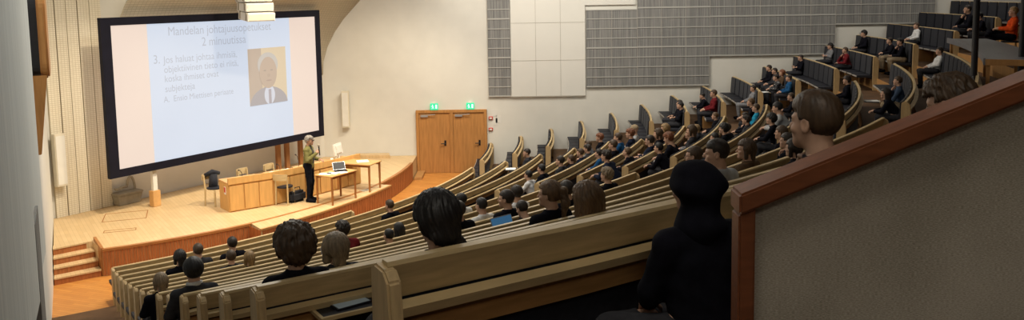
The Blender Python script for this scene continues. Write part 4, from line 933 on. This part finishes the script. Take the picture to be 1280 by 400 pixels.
# ------------------------------------------------------------------ the audience
A_ = [
 # u, v, row, phi, label, pose, options
 (225, 321, 5, None, 'person with long black hair seen from behind, leftmost in the front rows', 'upright', dict(hair='bob', hc='black', top='black')),
 (247, 309, 4, None, 'brown-haired person near the stage steps, right of the long black hair', 'upright', dict(hair='short', hc='brown', top='charcoal')),
 (290, 300, 4, None, 'person with short dark hair closest to the stage front, left side', 'upright', dict(hair='short', hc='dark', top='black')),
 (288, 321, 6, None, 'brown-haired person by a flat black case, left of the blond one', 'upright', dict(hair='short', hc='brown', top='charcoal')),
 (312, 323, 7, None, 'blond person with bobbed hair in the left rows', 'upright', dict(hair='bob', hc='blond', top='black')),
 (201, 352, 9, None, 'person with ash blond hair and bulky black coat at the left end of a bench', 'upright', dict(hair='bob', hc='ash', top='black')),
 (242, 338, 11, None, 'person with short black hair and a pale shirt collar by the left aisle', 'upright', dict(hair='short', hc='black', top='charcoal', collar='white', hs=(1.15, 1.12, 1.1))),
 (366, 311, 14, None, 'large foreground person with tousled brown hair and black jacket', 'upright', dict(hair='messy', hc='brown', top='black', topname='jacket', hs=(1.48, 1.35, 1.38))),
 (418, 311, 13, None, 'blond person with smooth bobbed hair right of the tousled brown-haired one', 'upright', dict(hair='bob', hc='ash', top='charcoal', hs=(1.25, 1.15, 1.1))),
 (428, 282, 8, None, 'person with dark hair and dark red top behind a blue laptop screen', 'writing', dict(hair='messy', hc='dark', top='dred', yaw=15)),
 (487, 254, 4, None, 'person with very short hair and black jacket right below the stage apron', 'upright', dict(hair='fade', hc='brown', top='black', topname='jacket')),
 (486, 295, 9, None, 'person with a shaved dark head, left of the large foreground head', 'upright', dict(hair='bald', hc='black', top='black')),
 (498, 287, 8, None, 'person with long black hair just right of the shaved head', 'upright', dict(hair='long', hc='black', top='black')),
 (541, 279, 16, None, 'large foreground person with black hair in a loose low bun', 'upright', dict(hair='bun', hc='black', top='black', pitch=4, hs=(1.12, 1.1, 1.08))),
 (575, 246, 7, None, 'person with short black hair and white shirt, right of the large foreground head', 'upright', dict(hair='short', hc='black', top='white', yaw=40)),
 (573, 260, 10, None, 'person half hidden behind the large foreground head', 'upright', dict(hair='short', hc='dark', top='black')),
 (602, 257, 9, None, 'person with short dark hair and white T-shirt seen from behind, above the blue laptop', 'upright', dict(hair='fade', hc='black', top='white')),
 (633, 248, 10, None, 'person with short dark hair and black shirt beside the white T-shirts', 'upright', dict(hair='short', hc='dark', top='black', yaw=30)),
 (653, 235, 9, -43.3, 'person with thick dark hair and white T-shirt, near the dark open laptop', 'upright', dict(hair='short', hc='dark', top='white', yaw=10)),
 (649, 262, 11, None, 'person of whom only the bowed dark hair shows, right of the blue laptop', 'hunched', dict(hair='short', hc='dark', top='black', pitch=20)),
 (685, 243, 13, None, 'person with a light brown ponytail and black top', 'upright', dict(hair='pony', hc='lbrown', top='black', yaw=25, hs=(1.1, 1.1, 1.05))),
 (732, 247, 14, None, 'large foreground person with long straight light brown hair', 'upright', dict(hair='long', hc='lbrown', top='black', hs=(1.5, 1.2, 1.12))),
 (707, 237, 11, None, 'person with dark hair between the ponytail and the long light brown hair', 'upright', dict(hair='short', hc='dark', top='black')),
 (758, 219, 10, None, 'person with ash grey hair and black jacket right of the long light brown hair', 'upright', dict(hair='messy', hc='ash', top='black', topname='jacket')),
 (666, 219, 6, -30.2, 'person with dark hair and white shirt at the aisle end of a middle bench', 'writing', dict(hair='short', hc='black', top='white')),
 (681, 211, 6, -28.3, 'person with dark hair second from the aisle in the middle block, above the white shirt', 'writing', dict(hair='short', hc='black', top='black')),
 (696, 201, 6, -26.3, 'person with dark hair and charcoal top, third along from the white shirt', 'upright', dict(hair='short', hc='dark', top='charcoal')),
 (711, 199, 6, -24.3, 'person with short brown hair, fourth along from the white shirt', 'upright', dict(hair='short', hc='brown', top='black')),
 (652, 191, 4, -16.2, 'dark-haired person sitting alone by the papers near the doors', 'upright', dict(hair='short', hc='dark', top='charcoal', yaw=20)),
 (723, 191, 6, -22.2, 'person with brown hair, fifth along from the white shirt', 'upright', dict(hair='short', hc='brown', top='navy')),
 (732, 186, 6, -20.4, 'person with dark hair, sixth along from the white shirt', 'upright', dict(hair='messy', hc='dark', top='charcoal')),
 (742, 181, 6, -18.3, 'person in a grey sweater near the far end of the sixth bench, middle block', 'writing', dict(hair='short', hc='brown', top='grey')),
 (752, 172, 6, -16.1, 'reddish-haired person at the far aisle end of the sixth bench, middle block', 'upright', dict(hair='messy', hc='red', top='black')),
 (756, 192, 7, -25.6, 'person with dark hair low behind the bench, below the row of heads', 'writing', dict(hair='short', hc='dark', top='blue')),
 (765, 177, 7, -24.0, 'brown-haired person in black directly left of the blue jacket', 'upright', dict(hair='short', hc='brown', top='black', trs='denim')),
 (766, 189, 8, -30.4, 'person with dark hair at the aisle end, bent over', 'hunched', dict(hair='messy', hc='dark', top='navy')),
 (784, 171, 7, -20.9, 'person with brown hair and blue jacket leaning forward', 'writing', dict(hair='short', hc='brown', top='blue', topname='jacket')),
 (794, 164, 7, -19.3, 'person with reddish hair right of the blue jacket', 'upright', dict(hair='messy', hc='red', top='navy')),
 (790, 157, 7, -17.7, 'person with a beige cap behind the blue jacket', 'upright', dict(hair='beanie', hc='beige', top='lgrey')),
 (809, 170, 8, -25.8, 'person with dark hair, glasses and dark blue jacket in the middle block', 'crossed', dict(hair='short', hc='dark', top='navy', glasses=True, topname='jacket')),
 (800, 190, 8, -27.5, 'person with light brown hair left of the dark blue jacket', 'hunched', dict(hair='short', hc='lbrown', top='black', pitch=-10)),
 (825, 152, 8, -21.4, 'person with pale blond hair two along from the dark blue jacket', 'upright', dict(hair='bob', hc='blond', top='black')),
 (825, 160, 8, -23.4, 'person with brown hair next to the dark blue jacket', 'upright', dict(hair='bob', hc='brown', top='black')),
 (836, 163, 8, -19.3, 'blond person with white top near the far end of a middle bench', 'writing', dict(hair='bob', hc='blond', top='white')),
 (839, 129, 8, -6.0, 'person in black leaning back by the door wall, left of a pair', 'recline', dict(hair='short', hc='dark', top='black', topname='jacket', rot=-10)),
 (846, 132, 8, -8.4, 'person in black at the bench end by the door wall, right of a pair', 'crossed', dict(hair='short', hc='black', top='black', topname='jacket')),
 (867, 121, 9, -5.6, 'person in black bent forward, left of the one with the red shirt', 'hunched', dict(hair='short', hc='black', top='black', pitch=10)),
 (880, 117, 9, -7.8, 'person with glasses and red shirt under a black jacket', 'upright', dict(hair='short', hc='brown', top='dred', glasses=True)),
 (895, 146, 9, -17.6, 'person with light brown hair resting at the far end of a curved bench', 'upright', dict(hair='short', hc='lbrown', top='black')),
 (865, 157, 9, -26.2, 'person with brown hair in the upper middle block, face to the left', 'upright', dict(hair='bob', hc='brown', top='charcoal')),
 (859, 172, 9, -27.9, 'person with reddish hair bent low over white papers', 'hunched', dict(hair='messy', hc='red', top='black', pitch=15)),
 (869, 170, 9, -24.2, 'person with brown hair in grey, bent forward right of the white papers', 'hunched', dict(hair='short', hc='brown', top='grey')),
 (880, 166, 9, -22.0, 'blond person bent forward in the upper middle block', 'hunched', dict(hair='bob', hc='blond', top='charcoal')),
 (842, 185, 9, -29.8, 'person with dark hair bent low at the aisle end below the white papers', 'hunched', dict(hair='short', hc='black', top='black')),
 (867, 192, 12, None, 'person with glasses and short brown hair right above the black hooded person', 'upright', dict(hair='short', hc='brown', top='black', glasses=True, yaw=20)),
 (895, 190, 14, None, 'large person with short dark hair and a grey-white hooded sweater', 'upright', dict(hair='fade', hc='dark', top='lgrey', yaw=35)),
 (906, 172, 10, -29.8, 'person with dark hair at the aisle end above the grey-white hooded sweater', 'writing', dict(hair='short', hc='black', top='black')),
 (912, 161, 10, -28.0, 'person with black hair second from the aisle in the upper middle block', 'writing', dict(hair='curly', hc='black', top='black')),
 (927, 160, 10, -26.4, 'person with brown hair low behind the curved bench rail', 'hunched', dict(hair='short', hc='brown', top='black')),
 (926, 150, 10, -24.3, 'person with dark hair and cap-like fringe in the upper middle block', 'upright', dict(hair='messy', hc='dark', top='charcoal')),
 (919, 149, 10, -22.3, 'person with dark brown hair behind the fringe-haired one', 'writing', dict(hair='short', hc='dark', top='black')),
 (936, 117, 10, -8.4, 'person with glasses and grey shirt sitting back at the bench end by the door wall', 'recline', dict(hair='short', hc='dark', top='grey', trs='grey', glasses=True)),
 (932, 187, 13, None, 'person with brown bobbed hair right of the grey-white hooded sweater', 'upright', dict(hair='bob', hc='brown', top='brownc', yaw=30)),
 (944, 128, 10, -17.4, 'person with light brown hair at the far end of the upper curved bench', 'writing', dict(hair='short', hc='lbrown', top='black')),
 (944, 135, 10, -19.6, 'person in a bright blue and black jacket on the upper curved bench', 'upright', dict(hair='short', hc='brown', top='teal', topname='jacket')),
 (960, 85, 11, -2.4, 'person in black closest to the door wall on the plaid shirt bench', 'upright', dict(hair='short', hc='dark', top='black')),
 (965, 89, 11, -4.1, 'person in charcoal second from the door wall on the plaid shirt bench', 'upright', dict(hair='short', hc='dark', top='charcoal')),
 (971, 91, 11, -5.6, 'person with reddish brown hair leaning back behind the plaid shirt', 'recline', dict(hair='bob', hc='red', top='brownc')),
 (964, 99, 11, -7.3, 'person in a black and white plaid shirt writing on white paper', 'hunched', dict(hair='short', hc='dark', top='plaid', pitch=5)),
 (989, 101, 11, -9.1, 'person in a blue shirt at the aisle end of the plaid shirt bench', 'upright', dict(hair='short', hc='dark', top='blue')),
 (1000, 74, 12, -1.8, 'person with glasses and black jacket against the door wall, alone on a bench', 'crossed', dict(hair='short', hc='dark', top='black', glasses=True, topname='jacket')),
 (965, 131, 11, -25.6, 'person in a pale grey sweater bent far forward', 'hunched', dict(hair='short', hc='black', top='lgrey', pitch=10)),
 (971, 149, 11, -29.0, 'person with black hair and dark coat below the pale grey sweater', 'writing', dict(hair='curly', hc='black', top='black', topname='coat')),
 (992, 122, 11, -18.2, 'person with brown hair bowed left of the large fade-haired head', 'hunched', dict(hair='short', hc='brown', top='black')),
 (1035, 62, 13, -1.2, 'person in a grey hooded sweater with arms crossed near the door wall', 'crossed', dict(hair='curly', hc='black', top='grey')),
 (1062, 66, 13, -5.2, 'person in a dark red sweater with a hand at the face', 'chin', dict(hair='short', hc='brown', top='dred')),
 (1079, 42, 14, -1.6, 'person in black with curly dark hair sitting upright near the door wall', 'upright', dict(hair='curly', hc='black', top='black')),
 (1121, 54, 14, -7.2, 'dark-haired person in black with beige trousers, left of the one resting the chin', 'writing', dict(hair='short', hc='dark', top='black', trs='beige')),
 (1131, 52, 14, -8.9, 'dark-haired person in black resting the chin on a hand at the bench end', 'chin', dict(hair='messy', hc='black', top='black', trs='beige')),
 (1052, 100, 12, -17.6, 'curly dark-haired person in black at a bench end, right of the large fade-haired head', 'upright', dict(hair='curly', hc='dark', top='black')),
 (1112, 104, 13, -24.4, 'person in a dark blue jacket with hand on mouth, above white papers', 'chin', dict(hair='short', hc='brown', top='denim', trs='beige', topname='jacket')),
 (1132, 127, 13, -28.2, 'person with long dark hair at the aisle end next to the dark blue jacket', 'hunched', dict(hair='long', hc='dark', top='black')),
 (1147, 38, 15, -4.6, 'person in a white shirt upright in the top rows', 'upright', dict(hair='short', hc='brown', top='white')),
 (1165, 65, 14, -15.9, 'person in a white sweater sitting back on the curved bench below the long table', 'recline', dict(hair='short', hc='dark', top='white')),
 (1216, 12, 16, -7.2, 'person half hidden behind the thin black pole in the top row', 'chin', dict(hair='short', hc='dark', top='black')),
 (1231, 27, 16, -9.0, 'person with curly black hair bowed at the long table beside the pole', 'writing', dict(hair='curly', hc='black', top='black', pitch=12)),
 (982, 176, 13, None, 'person with dark hair and a hand at the cheek, left of the large fade-haired head', 'chin', dict(hair='short', hc='dark', top='black', yaw=15)),
 (987, 190, 14, None, 'person with dark hair low in front of the large fade-haired head', 'hunched', dict(hair='bob', hc='dark', top='black')),
 (990, 166, 12, -37.2, 'person with brown hair half hidden left of the large fade-haired head', 'upright', dict(hair='short', hc='brown', top='black')),
 (1016, 153, 17, None, 'large foreground person with a short brown fade haircut above the parapet, hand at the chin', 'chin', dict(hair='fade', hc='brown', top='black', topname='jacket', rot=-5, yaw=8, hs=(1.08, 1.08, 1.05))),
 (1192, 128, 17, -54.12, 'large foreground person with thick brown hair at far right above the parapet', 'upright', dict(hair='messy', hc='brown', top='black', pitch=14, yaw=8)),
]
PEO = {}
for (u, v, row, phi, lb, pose, kw) in A_:
    kw = dict(kw); rot = kw.pop('rot', 0); PEO[(u, v)] = seat_person(u, v, row, phi, lb, pose, rot, **kw)
# person in the black hooded coat, sitting on the step behind the nearest bench
q = onplane(852, 236, (.58, 2.82, 0), np.array([0, 1., 0])); hl = head_of('floor'); scf = .77; fa = math.atan2(q[1] - CY, q[0] - CX) + PI / 2 - rad(8)
dirf = np.array([-math.sin(fa), math.cos(fa)]); base = q[:2] - dirf * hl[1] * scf + np.array([.04, 0])
person('foreground person in a black hooded coat seen from behind', (base[0], base[1], q[2] - hl[2] * scf), fa, 'floor', scale=scf, hair='hood', hc='black', top='black', topname='coat')
zs_ = q[2] - hl[2] * scf + .445 * scf
r = thing('floor_cushion', 'low dark cushion under the person in the black hooded coat', 'cushion', (base[0], base[1], ZF(17)), fa)
MB().box((-.2, -.2, .0), (.2, .2, zs_ - ZF(17) - .02)).build('pad', M['blackfab'], r, bevel=.03); MB().box((-.205, -.205, .06), (.205, .205, .07)).build('seam', M['seatblack'], r)
# person in orange on a wooden chair behind the long table
q = pol(29.25, -13.9, ZF(16)); ff = rad(-13.9) + PI / 2
person('person in a bright orange sweater with crossed black legs at the long table', (q[0], q[1], q[2] + .02), ff - rad(6), 'legcross', scale=.98, hair='short', hc='blond', top='orange', trs='black')
aalto_chair('wooden chair under the person in the orange sweater', (q[0], q[1], q[2] - .03), ff)
# speaker on the stage
q = onz(388, 251.5, ZS)
sp_, hm = person('speaker standing on the stage in an olive patterned jacket, holding a microphone', (q[0], q[1], ZS - .0), rad(-97), 'stand', scale=1.03, hair='messy', hc='grey', top='olive', trs='black', skin='tan', group=None, topname='jacket', glasses=True, yaw=-6)
slotmat_obj(link('shirt_front', BODY['stand']['front'], sp_), M['blackfab'])
b = MB()
for s in (-1, 1): b.lathe([(.001, 0), (.020, .001), (.020, .003), (.001, .004)], 12, 0)
g = MB().box((-.052, .100, -.012), (-.010, .104, .020)).box((.010, .100, -.012), (.052, .104, .020)).build('dark_lenses', M['blackm'], [c for c in sp_.children if c.name.startswith('glasses')][0])
r = thing('hand_microphone', 'black hand microphone held up by the speaker', 'microphone', (0, 0, 0))
del_loc = sp_.matrix_basis @ Vector((.045, .295, 1.335)); r.location = del_loc; r.rotation_euler = (0, 0, rad(-97))
MB().tube([(.0, .02, -.14), (0, .0, .10)], [.013, .017], 10).build('handle', M['blackm'], r); MB().lathe([(.012, 0), (.026, .012), (.030, .035), (.022, .058), (.004, .066)], 14).build('grille', M['greyplastic'], r, (0, 0, .09), smooth=True)

# ------------------------------------------------------------------ laptops, papers and things on the benches
def on_ledge(u, row, dr=.13):
    a = min((x for x in np.arange(-60, 1.5, .05) if pol(RR(row), x)[1] > .5), key=lambda x: abs(proj(pol(RR(row) + dr, x, ZT[row] - .05))[0] - u)); return pol(RR(row) + dr, a, 0), a
def shelf(row, a, w=.42, d=.30, lb=''):
    q = pol(RR(row) + .095 + d / 2, a, ZT[row] - .15); r = thing('writing_board', lb, 'writing board', q, rad(a) + PI / 2, None)
    MB().box((-w / 2, -d / 2, -.012), (w / 2, d / 2, 0)).build('board', M['blackm'], r); MB().box((-w / 2, -d / 2 - .012, -.016), (w / 2, -d / 2, .003)).build('edge_strip', M['birch'], r)
    return q
for (u, row, phi, kind, lb) in [(632, 10, None, 'blue', 'open laptop with a bright blue screen in the middle of the near rows'), (418, 7, None, 'blue', 'open laptop with a blue screen in front of the dark red top'), (645, 8, None, 'dark', 'open laptop with a dark screen beside the white T-shirt'), (1080, 14, None, 'dark', 'dark open laptop just behind the parapet rail, right of the fade-haired head'),
                           (637, 3, -15.2, 'paper', 'white paper on the bench near the doors'), (950, 10, -7.2, 'paper', 'white paper in front of the plaid shirt'), (843, 8, -27.2, 'paper', 'white papers in front of the bent reddish-haired person'), (1092, 12, -22.8, 'paper', 'white papers in front of the dark blue jacket'), (268, 5, -51.6, 'case', 'flat black case on a bench in the left rows')]:
    a = phi if phi is not None else on_ledge(u, row)[1]
    q = shelf(row, a, lb='writing board under the ' + lb.split(' in ')[0].split(' on ')[0].split(' just ')[0].replace('open ', '') + {1080: ' by the parapet rail', 637: ' near the doors', 950: ' near the plaid shirt', 843: ' of the middle block', 1092: ' near the dark blue jacket', 268: ' of the left rows', 632: ' of the near rows', 418: ' by the dark red top', 645: ''}[u])
    rz = rad(a) + PI / 2 + PI
    rz = rad(a) + PI / 2
    if kind in ('blue', 'dark'): laptop(lb, (q[0], q[1], q[2] + .001), rz, 112, 'screenblue' if kind == 'blue' else 'blackm', w=.36)
    elif kind == 'paper': sheet(lb, (q[0], q[1], q[2] + .001), rz + .3, .25, .28, nsh=3)
    else:
        r = thing('flat_case', lb, 'case', (q[0], q[1], q[2] + .001), rz); MB().box((-.30, -.12, 0), (.30, .12, .05)).build('body', M['blackfab'], r, bevel=.012); MB().tube([(-.08, -.12, .025), (-.06, -.16, .025), (.06, -.16, .025), (.08, -.12, .025)], .01, 6).build('handle', M['blackm'], r)
# ------------------------------------------------------------------ light
wd_ = bpy.data.worlds.new('world'); SC.world = wd_; wd_.use_nodes = True
bg = wd_.node_tree.nodes['Background']; bg.inputs[0].default_value = (.16, .20, .42, 1); bg.inputs[1].default_value = .02
def area(name, loc, target, size, power, col, sy=None):
    d = bpy.data.lights.new(name, 'AREA'); d.energy = power; d.color = col; d.size = size
    if sy: d.shape = 'RECTANGLE'; d.size_y = sy
    o = bpy.data.objects.new(name, d); COL.objects.link(o); o.location = loc
    o.rotation_euler = (Vector(target) - Vector(loc)).to_track_quat('-Z', 'Y').to_euler(); return o
def spot(name, loc, target, power, col, ang=60, blend=.6, r=.15):
    d = bpy.data.lights.new(name, 'SPOT'); d.energy = power; d.color = col; d.spot_size = rad(ang); d.spot_blend = blend; d.shadow_soft_size = r
    o = bpy.data.objects.new(name, d); COL.objects.link(o); o.location = loc
    o.rotation_euler = (Vector(target) - Vector(loc)).to_track_quat('-Z', 'Y').to_euler(); return o
WARM = (1.0, .86, .65); W2 = (1.0, .94, .82)
spot('stage_spot', (-4.0, 20.5, 8.6), (-6.3, 22.5, .6), 1900, WARM, 85)
spot('stage_spot', (-6.5, 17.5, 8.6), (-8.6, 20.3, .6), 1700, WARM, 80)
spot('stage_spot', (-1.5, 23.0, 8.6), (-4.4, 25.8, .6), 1300, WARM, 80)
for (x, p) in [(-4.0, 150), (.5, 130), (5, 120), (9.5, 90), (14, 60)]:  # unseen area lights added to brighten the door wall
    area('wall_fill', (x, 24.6, 8.9), (x, 28.2, 3.6), 1.5, p, (1, .955, .87))
for (y, p) in [(13.0, 70), (7.0, 40)]:  # more added fill, lifting the left wall and its panels
    area('wall_fill', (lw(y) + 2.6, y + 1.0, 8.9), (lw(y), y, 3.2), 1.2, p, (.96, 1.0, .98))
for (x, y, p) in [(-4.5, 15.5, 280), (-1.0, 19.0, 280), (1.0, 23.5, 260), (-3.0, 10.5, 75), (1.5, 14.5, 60), (6.0, 22.0, 45), (3.5, 8.5, 20), (8.5, 14.0, 20), (12.0, 22.5, 18), (1.0, -2.5, 48), (-.2, 1.0, 40)]:  # last two are added fill for the parapet and the nearest bench back
    area('hall_and_fill_light', (x, y, 9.0), (x, y, 0), 1.2, p, W2)
area('stage_wall_lamp', (-6.0, 22.2, 8.8), (-10.5, 22.5, 2.5), 1.5, 150, (1, .86, .66))  # unseen fill added to lighten the stage wall and its perforated panels
SC.view_settings.view_transform = 'Standard'; SC.view_settings.look = 'None'; SC.view_settings.exposure = 0; SC.view_settings.gamma = 1
SC.view_settings.use_curve_mapping = False
